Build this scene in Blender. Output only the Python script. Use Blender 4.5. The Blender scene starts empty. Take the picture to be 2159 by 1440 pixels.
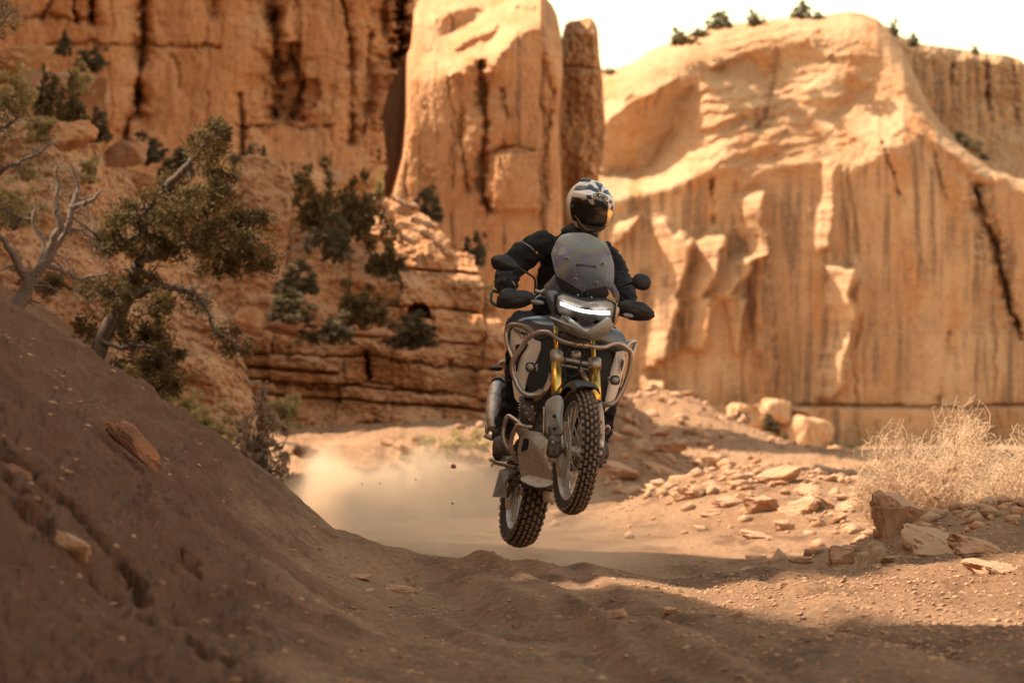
import bpy, bmesh, math, random
import numpy as np
from mathutils import Vector, Matrix
rnd = random.Random(7)
scene = bpy.context.scene
col = scene.collection
R = math.radians

# ---------------------------------------------------------------- camera, sky, sun, exposure
FPX, CX, CY, HOR, CAMZ = 8096.0, 1079.5, 720.0, 905.0, 0.8
PITCH = math.atan((HOR - CY) / FPX)
cam_data = bpy.data.cameras.new('camera')
cam = bpy.data.objects.new('camera', cam_data)
col.objects.link(cam)
cam.location = (0, 0, CAMZ)
cam.rotation_euler = (R(90) + PITCH, 0, 0)
cam_data.sensor_width = 36.0
cam_data.lens = 36.0 * FPX / 2159.0
cam_data.clip_start = 0.5
cam_data.clip_end = 4000
cam_data.dof.use_dof = True
cam_data.dof.focus_distance = 21.6
cam_data.dof.aperture_fstop = 5.0
scene.camera = cam

SUN = Vector((-0.62, 0.06, 0.78)).normalized()          # direction towards the sun
world = bpy.data.worlds.new('World')
scene.world = world
world.use_nodes = True
wn = world.node_tree
bg = wn.nodes['Background']
sky = wn.nodes.new('ShaderNodeTexSky')
sky.sky_type = 'NISHITA'
sky.sun_disc = False
sky.sun_elevation = math.asin(SUN.z)
sky.sun_rotation = math.atan2(SUN.x, SUN.y)
sky.dust_density = 1.0
sky.air_density = 1.2
sky.ozone_density = 1.0
tint = wn.nodes.new('ShaderNodeMix'); tint.data_type = 'RGBA'; tint.blend_type = 'MULTIPLY'
tint.inputs[0].default_value = 1.0
tint.inputs[7].default_value = (1.0, 0.745, 0.44, 1)      # warm, dusty desert air over the whole sky
wn.links.new(sky.outputs[0], tint.inputs[6])
wn.links.new(tint.outputs[2], bg.inputs[0])
bg.inputs[1].default_value = 0.125
sun_data = bpy.data.lights.new('sun', 'SUN')
sun_data.energy = 2.8
sun_data.angle = R(0.6)
sun_data.color = (1.0, 0.81, 0.60)
sun = bpy.data.objects.new('sun', sun_data)
col.objects.link(sun)
sun.location = SUN * 200
sun.rotation_euler = (-SUN).to_track_quat('-Z', 'Y').to_euler()

scene.view_settings.view_transform = 'Standard'
scene.view_settings.look = 'None'
scene.view_settings.gamma = 1.0
scene.view_settings.exposure = 1.95
scene.render.engine = 'CYCLES'
scene.cycles.use_denoising = True
scene.cycles.max_bounces = 7
scene.cycles.diffuse_bounces = 4
scene.cycles.volume_bounces = 5
scene.cycles.transparent_max_bounces = 12
scene.cycles.sample_clamp_indirect = 6
scene.cycles.volume_step_rate = 1.0
scene.cycles.volume_max_steps = 128

# ---------------------------------------------------------------- helpers
cp, sp_ = math.cos(PITCH), math.sin(PITCH)
def P(px, py, Y):
    """world point seen at photograph pixel (px, py), Y metres ahead of the camera"""
    a = (np.asarray(px, float) - CX) / FPX
    b = (CY - np.asarray(py, float)) / FPX
    dy = cp - b * sp_
    dz = sp_ + b * cp
    k = np.asarray(Y, float) / dy
    return np.stack([a * k, Y + 0 * k, CAMZ + dz * k], -1)
def V(px, py, Y):
    return Vector(P(px, py, Y).tolist())

def sm(a, b, x):
    t = np.clip((np.asarray(x, float) - a) / (b - a), 0, 1)
    return t * t * (3 - 2 * t)
def fbm_tile(n, beta, seed, ax=1.0, ay=1.0):
    r = np.random.RandomState(seed)
    f = np.fft.fft2(r.randn(n, n))
    ky = np.fft.fftfreq(n)[:, None] * n * ay
    kx = np.fft.fftfreq(n)[None, :] * n * ax
    k = np.sqrt(kx * kx + ky * ky); k[0, 0] = 1
    f = f / k ** beta; f[0, 0] = 0
    z = np.real(np.fft.ifft2(f))
    return z / z.std()
class Noise:
    def __init__(self, beta, seed, n=512, ax=1.0, ay=1.0):
        self.t = fbm_tile(n, beta, seed, ax, ay); self.n = n
    def __call__(self, x, y, size):            # size = metres (or pixels) one tile covers
        u = np.asarray(x, float) / size * self.n; v = np.asarray(y, float) / size * self.n
        i = np.floor(u).astype(int); j = np.floor(v).astype(int)
        fu = u - i; fv = v - j
        n = self.n; t = self.t
        i0, i1, j0, j1 = i % n, (i + 1) % n, j % n, (j + 1) % n
        return (t[j0, i0] * (1 - fu) + t[j0, i1] * fu) * (1 - fv) + (t[j1, i0] * (1 - fu) + t[j1, i1] * fu) * fv
N1 = Noise(1.6, 11); N2 = Noise(1.9, 12); N3 = Noise(1.25, 13)

def mesh_np(name, verts, faces, smooth=True):
    verts = np.asarray(verts, np.float32).reshape(-1, 3)
    me = bpy.data.meshes.new(name)
    if isinstance(faces, np.ndarray):
        nf, k = faces.shape
        me.vertices.add(len(verts)); me.vertices.foreach_set('co', verts.ravel())
        me.loops.add(nf * k); me.loops.foreach_set('vertex_index', faces.astype(np.int32).ravel())
        me.polygons.add(nf)
        me.polygons.foreach_set('loop_start', np.arange(0, nf * k, k, dtype=np.int32))
        me.polygons.foreach_set('loop_total', np.full(nf, k, np.int32))
        me.update(calc_edges=True)
        me.validate()
    else:
        me.from_pydata([tuple(v) for v in verts.tolist()], [], faces)
    if smooth:
        me.polygons.foreach_set('use_smooth', np.ones(len(me.polygons), bool))
    return me
def tag(o, label=None, cat=None, group=None, kind=None):
    if label: o['label'] = label
    if cat: o['category'] = cat
    if group: o['group'] = group
    if kind: o['kind'] = kind
    return o
def link(name, me, mat, parent=None, origin=None):
    """me in world coordinates; stored relative to origin (or to the parent's place)"""
    o = bpy.data.objects.new(name, me)
    col.objects.link(o)
    if mat is not None:
        for m in (mat if isinstance(mat, (list, tuple)) else [mat]):
            me.materials.append(m)
    if parent is not None:
        o.parent = parent
        off = world_loc(parent)
        me.transform(Matrix.Translation(-off))
    elif origin is not None:
        me.transform(Matrix.Translation(-Vector(origin)))
        o.location = origin
    return o
def world_loc(o):
    v = Vector((0, 0, 0))
    while o is not None:
        v += Vector(o.location); o = o.parent
    return v
def empty(name, loc, label=None, cat=None, group=None, kind=None):
    o = bpy.data.objects.new(name, None)
    col.objects.link(o); o.location = loc
    o.empty_display_size = 0.2
    return tag(o, label, cat, group, kind)

def grid_faces(nr, nc, flip=False):
    i = np.arange(nr - 1)[:, None] * nc + np.arange(nc - 1)[None, :]
    f = np.stack([i, i + 1, i + 1 + nc, i + nc], -1).reshape(-1, 4)
    return f[:, ::-1].copy() if flip else f

# ---------------------------------------------------------------- materials
def new_mat(name):
    m = bpy.data.materials.new(name); m.use_nodes = True
    nt = m.node_tree; b = nt.nodes['Principled BSDF']
    return m, nt, b
def plain(name, color, rough=0.5, metal=0.0, coat=0.0, bump=0.0, bscale=60, vary=0.0, alpha=None, trans=0.0, sheen=0.0):
    m, nt, b = new_mat(name)
    b.inputs['Base Color'].default_value = (*color, 1)
    b.inputs['Roughness'].default_value = rough
    b.inputs['Metallic'].default_value = metal
    b.inputs['Coat Weight'].default_value = coat
    b.inputs['Transmission Weight'].default_value = trans
    b.inputs['Sheen Weight'].default_value = sheen
    tc = nt.nodes.new('ShaderNodeTexCoord')
    if bump or vary:
        nz = nt.nodes.new('ShaderNodeTexNoise'); nz.inputs['Scale'].default_value = bscale
        nz.inputs['Detail'].default_value = 5
        nt.links.new(tc.outputs['Object'], nz.inputs['Vector'])
    if bump:
        bp = nt.nodes.new('ShaderNodeBump'); bp.inputs['Strength'].default_value = bump
        bp.inputs['Distance'].default_value = 0.01
        nt.links.new(nz.outputs['Fac'], bp.inputs['Height']); nt.links.new(bp.outputs[0], b.inputs['Normal'])
    if vary:
        mr = nt.nodes.new('ShaderNodeValToRGB')
        mr.color_ramp.elements[0].position = 0.3; mr.color_ramp.elements[1].position = 0.7
        mr.color_ramp.elements[0].color = (*[c * (1 - vary) for c in color], 1)
        mr.color_ramp.elements[1].color = (*[min(1, c * (1 + vary)) for c in color], 1)
        nt.links.new(nz.outputs['Fac'], mr.inputs[0]); nt.links.new(mr.outputs[0], b.inputs['Base Color'])
    return m

def node_mix(nt, fac, a, b, mode='MIX'):
    mx = nt.nodes.new('ShaderNodeMix'); mx.data_type = 'RGBA'; mx.blend_type = mode
    for s, v in ((0, fac), (6, a), (7, b)):
        if hasattr(v, 'node'): nt.links.new(v, mx.inputs[s])
        else: mx.inputs[s].default_value = v if s == 0 else (*v, 1)
    return mx.outputs[2]
def node_noise(nt, scale, sc3=(1, 1, 1), detail=6, rough=0.6, lo=0.35, hi=0.65, rot=(0, 0, 0), dist=0.0):
    tc = nt.nodes.new('ShaderNodeTexCoord'); mp = nt.nodes.new('ShaderNodeMapping')
    mp.inputs['Scale'].default_value = sc3; mp.inputs['Rotation'].default_value = rot
    nz = nt.nodes.new('ShaderNodeTexNoise'); nz.inputs['Scale'].default_value = scale
    nz.inputs['Detail'].default_value = detail; nz.inputs['Roughness'].default_value = rough
    nz.inputs['Distortion'].default_value = dist
    nt.links.new(tc.outputs['Object'], mp.inputs[0]); nt.links.new(mp.outputs[0], nz.inputs['Vector'])
    mr = nt.nodes.new('ShaderNodeMapRange'); mr.inputs[1].default_value = lo; mr.inputs[2].default_value = hi
    mr.interpolation_type = 'SMOOTHSTEP'
    nt.links.new(nz.outputs['Fac'], mr.inputs[0])
    return mr.outputs[0]
def node_bump(nt, b, h, strength, dist):
    bp = nt.nodes.new('ShaderNodeBump'); bp.inputs['Strength'].default_value = strength
    bp.inputs['Distance'].default_value = dist
    nt.links.new(h, bp.inputs['Height']); nt.links.new(bp.outputs[0], b.inputs['Normal'])

def rock_mat(name, unit, base, pale, dark, streak=0.6, red=(0.46, 0.19, 0.07), varnish=(0.13, 0.075, 0.055), strata=0.35, vlo=0.5):
    """sandstone: unit = size in metres of the largest colour patches"""
    m, nt, b = new_mat(name)
    big = node_noise(nt, 1 / unit, (1, 1, 0.8), 4, 0.6, 0.38, 0.62)
    c = node_mix(nt, big, base, pale)
    rd = node_noise(nt, 1.3 / unit, (1.6, 1, 0.6), 5, 0.6, 0.5, 0.68)
    c = node_mix(nt, rd, c, red)
    stt = node_noise(nt, 2.2 / unit, (0.12, 0.12, 3.5), 5, 0.65, 0.45, 0.75)
    mm = nt.nodes.new('ShaderNodeMath'); mm.operation = 'MULTIPLY'; mm.inputs[1].default_value = strata
    nt.links.new(stt, mm.inputs[0])
    c = node_mix(nt, mm.outputs[0], c, dark)
    st = node_noise(nt, 3.0 / unit, (2.6, 1, 0.13), 5, 0.65, vlo, vlo + .14)
    pt = node_noise(nt, 0.8 / unit, (1, 1, 0.7), 3, 0.5, 0.42, 0.6)
    m1 = nt.nodes.new('ShaderNodeMath'); m1.operation = 'MULTIPLY'
    nt.links.new(st, m1.inputs[0]); nt.links.new(pt, m1.inputs[1])
    m2 = nt.nodes.new('ShaderNodeMath'); m2.operation = 'MULTIPLY'; m2.inputs[1].default_value = streak
    nt.links.new(m1.outputs[0], m2.inputs[0])
    if streak > 0:                              # desert varnish runs down the steep faces only, tops stay clean
        ge = nt.nodes.new('ShaderNodeNewGeometry'); sx = nt.nodes.new('ShaderNodeSeparateXYZ')
        nt.links.new(ge.outputs['Normal'], sx.inputs[0])
        mr = nt.nodes.new('ShaderNodeMapRange'); mr.inputs[1].default_value = 0.5; mr.inputs[2].default_value = 0.2
        nt.links.new(sx.outputs[2], mr.inputs[0])
        m3 = nt.nodes.new('ShaderNodeMath'); m3.operation = 'MULTIPLY'
        nt.links.new(m2.outputs[0], m3.inputs[0]); nt.links.new(mr.outputs[0], m3.inputs[1])
        c = node_mix(nt, m3.outputs[0], c, varnish)
    fine = node_noise(nt, 14 / unit, (1, 1, 1), 6, 0.7, 0.3, 0.7)
    c = node_mix(nt, 0.38, c, node_mix(nt, fine, dark, pale))
    nt.links.new(c, b.inputs['Base Color'])
    b.inputs['Roughness'].default_value = 0.92
    b.inputs['Specular IOR Level'].default_value = 0.2
    h = node_noise(nt, 6 / unit, (1, 1, 2.0), 8, 0.7, 0.2, 0.8)
    node_bump(nt, b, h, 0.6, unit * 0.022)
    return m
# ---------------------------------------------------------------- the ground
def crest(X): return np.interp(X, [-3, -1.3, -0.7, -.2, .6, 1.5, 4], [.13, .12, .10, .03, -.035, -.03, .02])
def gauss(X, Y, x0, y0, rx, ry, p=1.0):
    return np.exp(-(((X - x0) / rx) ** 2 + ((Y - y0) / ry) ** 2) ** p)
CRACKS = [([(14,968),(50,986),(92,1028),(151,1073),(197,1119),(215,1161),(257,1206),(293,1239),(326,1275),(376,1303)], 8, .10),
          ([(405,1350),(413,1358),(454,1394),(495,1422),(540,1450)], 9, .11), ([(9,1009),(28,1037),(50,1060),(87,1087),(110,1119)], 8, .08),
          ([(193,1211),(229,1234),(261,1261),(321,1298)], 7, .06), ([(-20,930),(14,968)], 12, .09), ([(290,1040),(330,1065)], 8, .05), ([(380,1160),(420,1200)], 8, .06), ([(560,1115),(640,1165),(720,1200)], 5, .02)]
def proj0(x, y, z):
    d = y * cp + (z - CAMZ) * sp_; d = np.where(d < .5, .5, d); h = -y * sp_ + (z - CAMZ) * cp
    return CX + FPX * x / d, CY - FPX * h / d
def dist_line(px, py, pts):
    d = np.full(px.shape, 1e9)
    for (x0, y0), (x1, y1) in zip(pts[:-1], pts[1:]):
        L2 = (x1 - x0) ** 2 + (y1 - y0) ** 2 + 1e-6
        t = np.clip(((px - x0) * (x1 - x0) + (py - y0) * (y1 - y0)) / L2, 0, 1)
        d = np.minimum(d, np.hypot(px - x0 - t * (x1 - x0), py - y0 - t * (y1 - y0)))
    return d
def zground(X, Y, fine=True):
    X = np.asarray(X, float); Y = np.asarray(Y, float)
    road = np.interp(Y, [-60, 12, 20, 50, 62, 72, 80, 92, 400, 900], [0, 0, 0, -.22, 0, .42, .72, .95, 1.0, 1.0])
    near = np.where(Y < 23.3, crest(X) * sm(17, 23.3, Y), 0)
    drop = np.interp(Y, [23.3, 24.2, 26.5, 50], [0, .35, 1, 1])
    after = crest(X) * (1 - drop) + (-.25) * drop
    z = np.where(Y < 23.3, near, np.where(Y < 50, after + .03 * sm(27, 50, Y), road))
    # right plain is lower and flat
    right = np.interp(Y, [50, 62, 100, 350, 900], [-.22, -.12, .05, -.9, -1.2])
    z = np.where(Y > 50, z * (1 - sm(-.3, 2.5, X * 60 / Y)) + right * sm(-.3, 2.5, X * 60 / Y), z)
    # bank on the left
    xt = np.interp(Y, [-40, 0, 12, 23, 29, 40, 60, 80, 110, 400], [.3, .1, -.56, -1.3, -1.9, -2.7, -4.3, -6.2, -9, -60])
    xt = xt + .10 * N2(X * 0 + 3, Y, 9)
    d = xt - X
    bank = np.interp(Y, [0, 8, 12, 15, 19], [.12, .20, .40, .70, .96]) * (np.sqrt((d + .05) ** 2 + .06) + d + .05) / 2 - .02
    gully_y = np.interp(X, [-6, -3.6, -2.5, -1.9, -1.3, 0], [22.5, 22.3, 23.3, 24.6, 26.2, 27])
    g = np.exp(-((Y - gully_y) / 2.1) ** 2)
    bank = bank * (1 - .8 * g * sm(0.0, .5, d))
    cap = np.interp(Y, [0, 20, 30, 45, 70, 110, 200], [4.0, 3.6, 3.2, 3.5, 5, 8, 8])
    bank = cap * np.tanh(bank / cap)
    z = z + bank
    # mounds and berms
    z = z + .52 * gauss(X, Y, 2.75, 43, 1.5, 3.2, 1.2) * (1 + .2 * N2(X, Y, 6))
    z = z + .30 * gauss(X, Y, 4.6, 40, 1.3, 6)
    z = z + .42 * gauss(X, Y, 3.35, 27.6, .95, 2.2) + .30 * gauss(X, Y, 4.3, 25, 1.2, 3.5)
    z = z + .05 * gauss(X, Y, 2.7, 21, 1.3, 2.4)
    z = z + 1.15 * gauss(X, Y, 1.35, 62, 1.25, 4.5, 1.3) * (1 + .15 * N2(X, Y, 7))
    z = z + 1.7 * gauss(X, Y, 3.5, 96, 2.6, 8, 0.8) * (1 + .12 * N2(X, Y, 14))
    z = z + .22 * gauss(X, Y, -2.0, 74, 1.5, 5, 1.1) * (1 + .3 * N2(X, Y, 5))
    z = z + .045 * gauss(X, Y, .33, 23.0, .45, .8) - .10 * gauss(X, Y, -.5, 19.8, .35, 2.2)
    # wheel ruts that wander down the road
    c1 = -.55 + .085 * (23 - Y) + .12 * np.sin(Y * .55)
    c2 = .95 + .10 * (22 - Y) * .6 + .1 * np.sin(Y * .5 + 1)
    m = sm(26, 22, Y) * sm(-5, 6, Y)
    z = z - .045 * m * np.exp(-((X - c1) / .16) ** 2) - .04 * m * np.exp(-((X - c2) / .2) ** 2)
    z = z + .035 * m * np.exp(-((X - c1 - .33) / .15) ** 2) + .03 * m * np.exp(-((X - c2 + .4) / .2) ** 2)
    for k_, (x0_, sl_, am_) in enumerate(((-.95, .115, .018), (-.2, .075, .022), (.3, .055, .020), (1.25, .03, .016), (.05, .065, .016), (-.7, .1, .014))):
        cc = x0_ + sl_ * (22 - Y) + .07 * np.sin(Y * .7 + k_ * 2)
        z = z - m * am_ * 1.1 * np.exp(-((X - cc) / .075) ** 2) + m * am_ * .7 * np.exp(-((X - cc - .11) / .05) ** 2)
    # lumps
    z = z + .026 * N2(X * 1.0 + Y * .35, Y * .6, 5.0) + .010 * N2(X * 2.2 + Y * .2, Y * .5 + 3, 3.0) * sm(26, 22, Y)
    if fine:
        bk = sm(.0, .4, d)
        rough = sm(1.0, 1.7, X + .06 * (Y - 16)) * sm(24, 21, Y) * sm(13, 15, Y)
        lf = Y < 45
        z = z + np.where(lf, (.0065 + .012 * rough + .007 * bk) * N1(X, Y * .7, 3.0), .03 * N1(X, Y, 12))
        z = z + np.where(lf, (.003 + .004 * rough + .003 * bk) * np.maximum(N1(X + 7, Y * .8, 1.7) - .5, -.2), 0)
        # scars scored down the bank
        z = z - .035 * bk * sm(.5, 1.6, N2(d * 1.9, Y * .22, 4.0)) + .024 * bk * N1(d * 2.4 + Y * .1, Y * .45, 2.2)
        qx, qy = proj0(X, Y, z)
        nn = N1(X, Y, 2.0)
        for pts, w_, dd in CRACKS:
            z = z - (Y < 24) * dd * np.clip(.7 + .8 * N1(X + 1, Y, 1.1), .05, 1.8) * np.exp(-(dist_line(qx + 9 * nn, qy + 9 * N1(X, Y + 2, 1.3), pts) / w_) ** 2)
        far = sm(40, 60, Y)
        z = z + far * (.12 * N2(X, Y, 24) + .035 * N3(X, Y, 9)) * sm(400, 200, Y)
    return z

ny_near = np.concatenate([np.linspace(-30, 7, 30)[:-1], np.linspace(7, 29, 450)[:-1],
                          np.linspace(29, 60, 190)[:-1], np.geomspace(60, 450, 130)[:-1], np.geomspace(450, 2500, 14)])
tt = np.linspace(-1, 1, 760)
wid = np.maximum(ny_near, 6) * (CX / FPX) * 1.16
outer = np.array([1.02, 1.06, 1.13, 1.25, 1.45, 1.8, 2.4, 3.5, 6, 12, 40])
TT = np.concatenate([-outer[::-1], tt, outer])
GX = TT[None, :] * wid[:, None]
GY = np.repeat(ny_near[:, None], len(TT), 1)
GZ = zground(GX, GY)
gv = np.stack([GX, GY, GZ], -1).reshape(-1, 3)

mdirt, nt, b = new_mat('dirt')
n1 = node_noise(nt, .55, (1, .6, 1), 6, .6, .36, .66)
c = node_mix(nt, n1, (.42, .235, .138), (.58, .36, .225))
n2 = node_noise(nt, 1.5, (1.6, .38, 1), 7, .66, .47, .66, rot=(0, 0, .25))
c = node_mix(nt, n2, c, (.18, .09, .052))
n3 = node_noise(nt, 26, (1, .6, 1), 6, .7, .32, .68)
c = node_mix(nt, .5, c, node_mix(nt, n3, (.12, .058, .030), (.48, .29, .165)))
# the steep bank is darker, redder earth
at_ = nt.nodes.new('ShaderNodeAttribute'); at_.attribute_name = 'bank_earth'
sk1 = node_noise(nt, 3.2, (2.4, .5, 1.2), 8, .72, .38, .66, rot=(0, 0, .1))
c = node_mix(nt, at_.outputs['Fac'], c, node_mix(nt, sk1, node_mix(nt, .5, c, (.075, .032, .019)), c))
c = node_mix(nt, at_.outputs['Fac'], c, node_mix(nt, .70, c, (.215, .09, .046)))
nt.links.new(c, b.inputs['Base Color'])
b.inputs['Roughness'].default_value = .95; b.inputs['Specular IOR Level'].default_value = .15
hh = node_noise(nt, 16, (1, .7, 1), 10, .76, .2, .8)
node_bump(nt, b, hh, 1.0, .03)
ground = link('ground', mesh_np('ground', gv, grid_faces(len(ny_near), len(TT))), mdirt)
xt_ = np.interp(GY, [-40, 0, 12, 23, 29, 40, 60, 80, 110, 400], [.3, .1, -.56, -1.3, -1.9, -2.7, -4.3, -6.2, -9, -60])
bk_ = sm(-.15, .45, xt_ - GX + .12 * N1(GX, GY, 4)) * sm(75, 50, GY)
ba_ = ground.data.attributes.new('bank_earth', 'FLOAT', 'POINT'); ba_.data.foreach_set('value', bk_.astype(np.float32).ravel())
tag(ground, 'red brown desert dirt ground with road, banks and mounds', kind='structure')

# ---------------------------------------------------------------- cliffs
def inpoly(px, py, poly):
    poly = np.asarray(poly, float); r = np.zeros(px.shape, bool)
    j = len(poly) - 1
    for i in range(len(poly)):
        xi, yi = poly[i]; xj, yj = poly[j]
        cnd = ((yi > py) != (yj > py))
        with np.errstate(divide='ignore', invalid='ignore'):
            xx = (xj - xi) * (py - yi) / (yj - yi + 1e-9) + xi
        r ^= cnd & (px < xx); j = i
    return r.astype(float)
def blur(a, s):
    k = np.exp(-np.arange(-int(3 * s) - 1, int(3 * s) + 2) ** 2 / (2 * s * s)); k /= k.sum(); h = len(k) // 2
    a = np.apply_along_axis(lambda r: np.convolve(np.pad(r, h, 'edge'), k, 'valid'), 0, a)
    return np.apply_along_axis(lambda r: np.convolve(np.pad(r, h, 'edge'), k, 'valid'), 1, a)
def dist_line(px, py, pts):
    d = np.full(px.shape, 1e9)
    for (x0, y0), (x1, y1) in zip(pts[:-1], pts[1:]):
        L2 = (x1 - x0) ** 2 + (y1 - y0) ** 2 + 1e-6
        t = np.clip(((px - x0) * (x1 - x0) + (py - y0) * (y1 - y0)) / L2, 0, 1)
        d = np.minimum(d, np.hypot(px - x0 - t * (x1 - x0), py - y0 - t * (y1 - y0)))
    return d
def crack(px, py, pts, w, d):
    n = ND(px * .8 + pts[0][0] * 3, py * .8, 200)
    dd = dist_line(px + 3.5 * n, py, pts) / (w * np.clip(1.0 + .55 * NC(px * .4 + pts[0][0], py, 160), .25, 2.2))
    return d * np.clip(.7 + .5 * NB(px, py + pts[0][0] * 5, 260), .1, 1.4) * (np.exp(-dd ** 2) * .6 + .5 * np.exp(-np.abs(dd) * .55))
def slabs(px, py, seed, wmin, wmax, courses, x0=-750, x1=2400, wob=5.0, slope=0.0):
    """jointed rock: a random value for every block and the distance to the nearest joint (pixels)"""
    r = np.random.RandomState(seed)
    yy_ = py - slope * (px - x0) + 5 * NC(px * .5 + seed, py * .2, 260)
    xw = px + wob * NC(py * .6 + seed * 3, px * .15, 240) + .6 * wob * NB(py, px * .1, 500)
    ci = np.searchsorted(np.array(courses, float), yy_)
    val = np.zeros_like(px); ds = np.full(px.shape, 99.0)
    for c in range(len(courses) + 1):
        e = [x0]
        while e[-1] < x1: e.append(e[-1] + r.uniform(wmin, wmax))
        e = np.array(e); rv = r.uniform(-1, 1, len(e) + 1)
        k = np.clip(np.searchsorted(e, xw), 1, len(e) - 1); m = ci == c
        val = np.where(m, rv[k], val)
        ds = np.where(m, np.minimum(xw - e[k - 1], e[k] - xw), ds)
    dh = np.full(px.shape, 99.0)
    for y in courses: dh = np.minimum(dh, np.abs(yy_ - y))
    return val, ds, dh
def integrate(p, q, dx, dz):
    """surface whose slopes are p (per metre across) and q (per metre up); rows run upward"""
    P_ = np.concatenate([p, -p[:, ::-1]], 1); P_ = np.concatenate([P_, P_[::-1]], 0)
    Q_ = np.concatenate([q, q[:, ::-1]], 1); Q_ = np.concatenate([Q_, -Q_[::-1]], 0)
    n, m = P_.shape
    wx = 2j * np.pi * np.fft.fftfreq(m)[None, :] / dx
    wz = 2j * np.pi * np.fft.fftfreq(n)[:, None] / dz
    den = (np.abs(wx) ** 2 + np.abs(wz) ** 2); den[0, 0] = 1
    Z = (np.conj(wx) * np.fft.fft2(P_) + np.conj(wz) * np.fft.fft2(Q_)) / den
    Z[0, 0] = 0
    return np.real(np.fft.ifft2(Z))[:p.shape[0], :p.shape[1]]
def interp(pts):
    a = np.asarray(pts, float); o = np.argsort(a[:, 0]); a = a[o]
    return lambda x: np.interp(x, a[:, 0], a[:, 1])
def relief(name, left, right, top, bottom, nu, nv, Y0, paint, mat, label, thick=25.0, extra=None):
    """rock face over an outline: top/bottom are (px, py) outlines, left/right (py, px) outlines"""
    T = interp(top); B = interp(bottom)
    L = interp(left); Rr = interp(right)
    u = np.linspace(0, 1, nu)[None, :]; v = np.linspace(0, 1, nv)[:, None]
    ym = np.mean([p[1] for p in bottom]) * (1 - v) + np.mean([p[1] for p in top]) * v
    px = L(ym) * (1 - u) + Rr(ym) * u
    py = B(px) * (1 - v) + T(px) * v
    m = Y0 / FPX
    dx = (px[:, -1] - px[:, 0]).mean() / (nu - 1) * m
    dz = (py[0] - py[-1]).mean() / (nv - 1) * m
    p, q, add = paint(px, py, u + 0 * v, v + 0 * u)
    D = integrate(p, q, dx, dz)
    D = D - D[:3].mean() + Y0 + add
    pts = P(px, py, D)
    vv = pts.reshape(-1, 3); f = grid_faces(nv, nu)
    # close it: carry the rim back into the rock
    rim = np.concatenate([np.arange(nv) * nu, (nv - 1) * nu + np.arange(1, nu), (np.arange(nv - 1)[::-1]) * nu + nu - 1])
    a = vv[rim]
    rx, ry, rd = px.ravel()[rim], py.ravel()[rim], D.ravel()[rim]
    sx_ = np.where(np.arange(len(rim)) < nv, 1.0, np.where(np.arange(len(rim)) >= nv + nu - 1, -1.0, 0.0))
    b1 = P(rx + 5 * sx_, ry + 3, rd + thick * .3); b2 = P(rx + 26 * sx_, ry + 22, rd + thick)
    nb = len(rim); base = len(vv)
    vv = np.concatenate([vv, b1, b2])
    k = np.arange(nb - 1)
    f2 = np.stack([rim[k], rim[k + 1], base + k + 1, base + k], -1)
    f3 = np.stack([base + k, base + k + 1, base + nb + k + 1, base + nb + k], -1)
    f = np.concatenate([f, f2[:, ::-1] * 1, f3[:, ::-1] * 1])
    o = link(name, mesh_np(name, vv, f), mat)
    return tag(o, label, kind='structure')

NB = Noise(1.7, 21); NC = Noise(1.5, 22); ND = Noise(1.35, 23)
mrock_far = rock_mat('sandstone_dome', 6.0, (.44, .242, .130), (.545, .345, .205), (.28, .150, .085), streak=1.0, vlo=.45)
mrock_mid = rock_mat('sandstone_buttress', 3.0, (.50, .255, .125), (.59, .34, .19), (.27, .145, .08), streak=.9)
mrock_left = rock_mat('sandstone_cliff', 2.2, (.56, .262, .115), (.63, .34, .18), (.28, .13, .065), streak=.8)
mrock_near = rock_mat('sandstone_ledge', 1.2, (.50, .235, .105), (.57, .32, .17), (.21, .11, .06), streak=.35, strata=.6)

# far right dome
LIT = [
 [(1543,409),(1610,405),(1606,472),(1627,505),(1631,672),(1639,780),(1635,847),(1622,851),(1606,776),(1585,630),(1568,517),(1539,447)],
 [(1739,340),(1768,350),(1760,463),(1756,522),(1727,530),(1731,472)],
 [(1739,563),(1789,559),(1806,538),(1822,597),(1797,705),(1793,797),(1752,851),(1714,834),(1731,755),(1743,680),(1735,630)],
 [(1377,463),(1397,463),(1420,490),(1464,513),(1535,492),(1531,547),(1572,530),(1577,580),(1568,751),(1552,734),(1527,630),(1510,647),(1485,738),(1439,747),(1435,630),(1427,755),(1385,767),(1352,788),(1360,672),(1389,547)],
 [(1300,470),(1350,455),(1335,500),(1300,520)],
 [(1345,790),(1400,800),(1410,840),(1350,850)],
]
SHADE = [
 [(1275,271),(1285,246),(1343,208),(1427,171),(1460,167),(1431,217),(1439,267),(1406,300),(1397,329),(1343,367),(1272,358)],
 [(1485,267),(1552,246),(1622,217),(1627,237),(1606,267),(1568,258),(1510,267)],
 [(1481,144),(1547,121),(1606,104),(1639,137),(1610,142),(1560,129),(1527,150)],
 [(1777,175),(1797,156),(1831,179),(1806,196)],
 [(1697,212),(1739,200),(1781,217),(1752,246),(1718,242)],
 [(1540,325),(1590,318),(1600,305),(1640,300),(1650,327),(1600,330)],
 [(1700,120),(1790,112),(1800,118),(1705,127)],
]
rim_pts = [(1255,440),(1297,433),(1385,417),(1460,367),(1531,350),(1560,395),(1610,362),(1710,342),(1731,358),(1781,362),(1843,333),(1910,308),(1977,300),(2052,354),(2135,375),(2260,470)]
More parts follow.
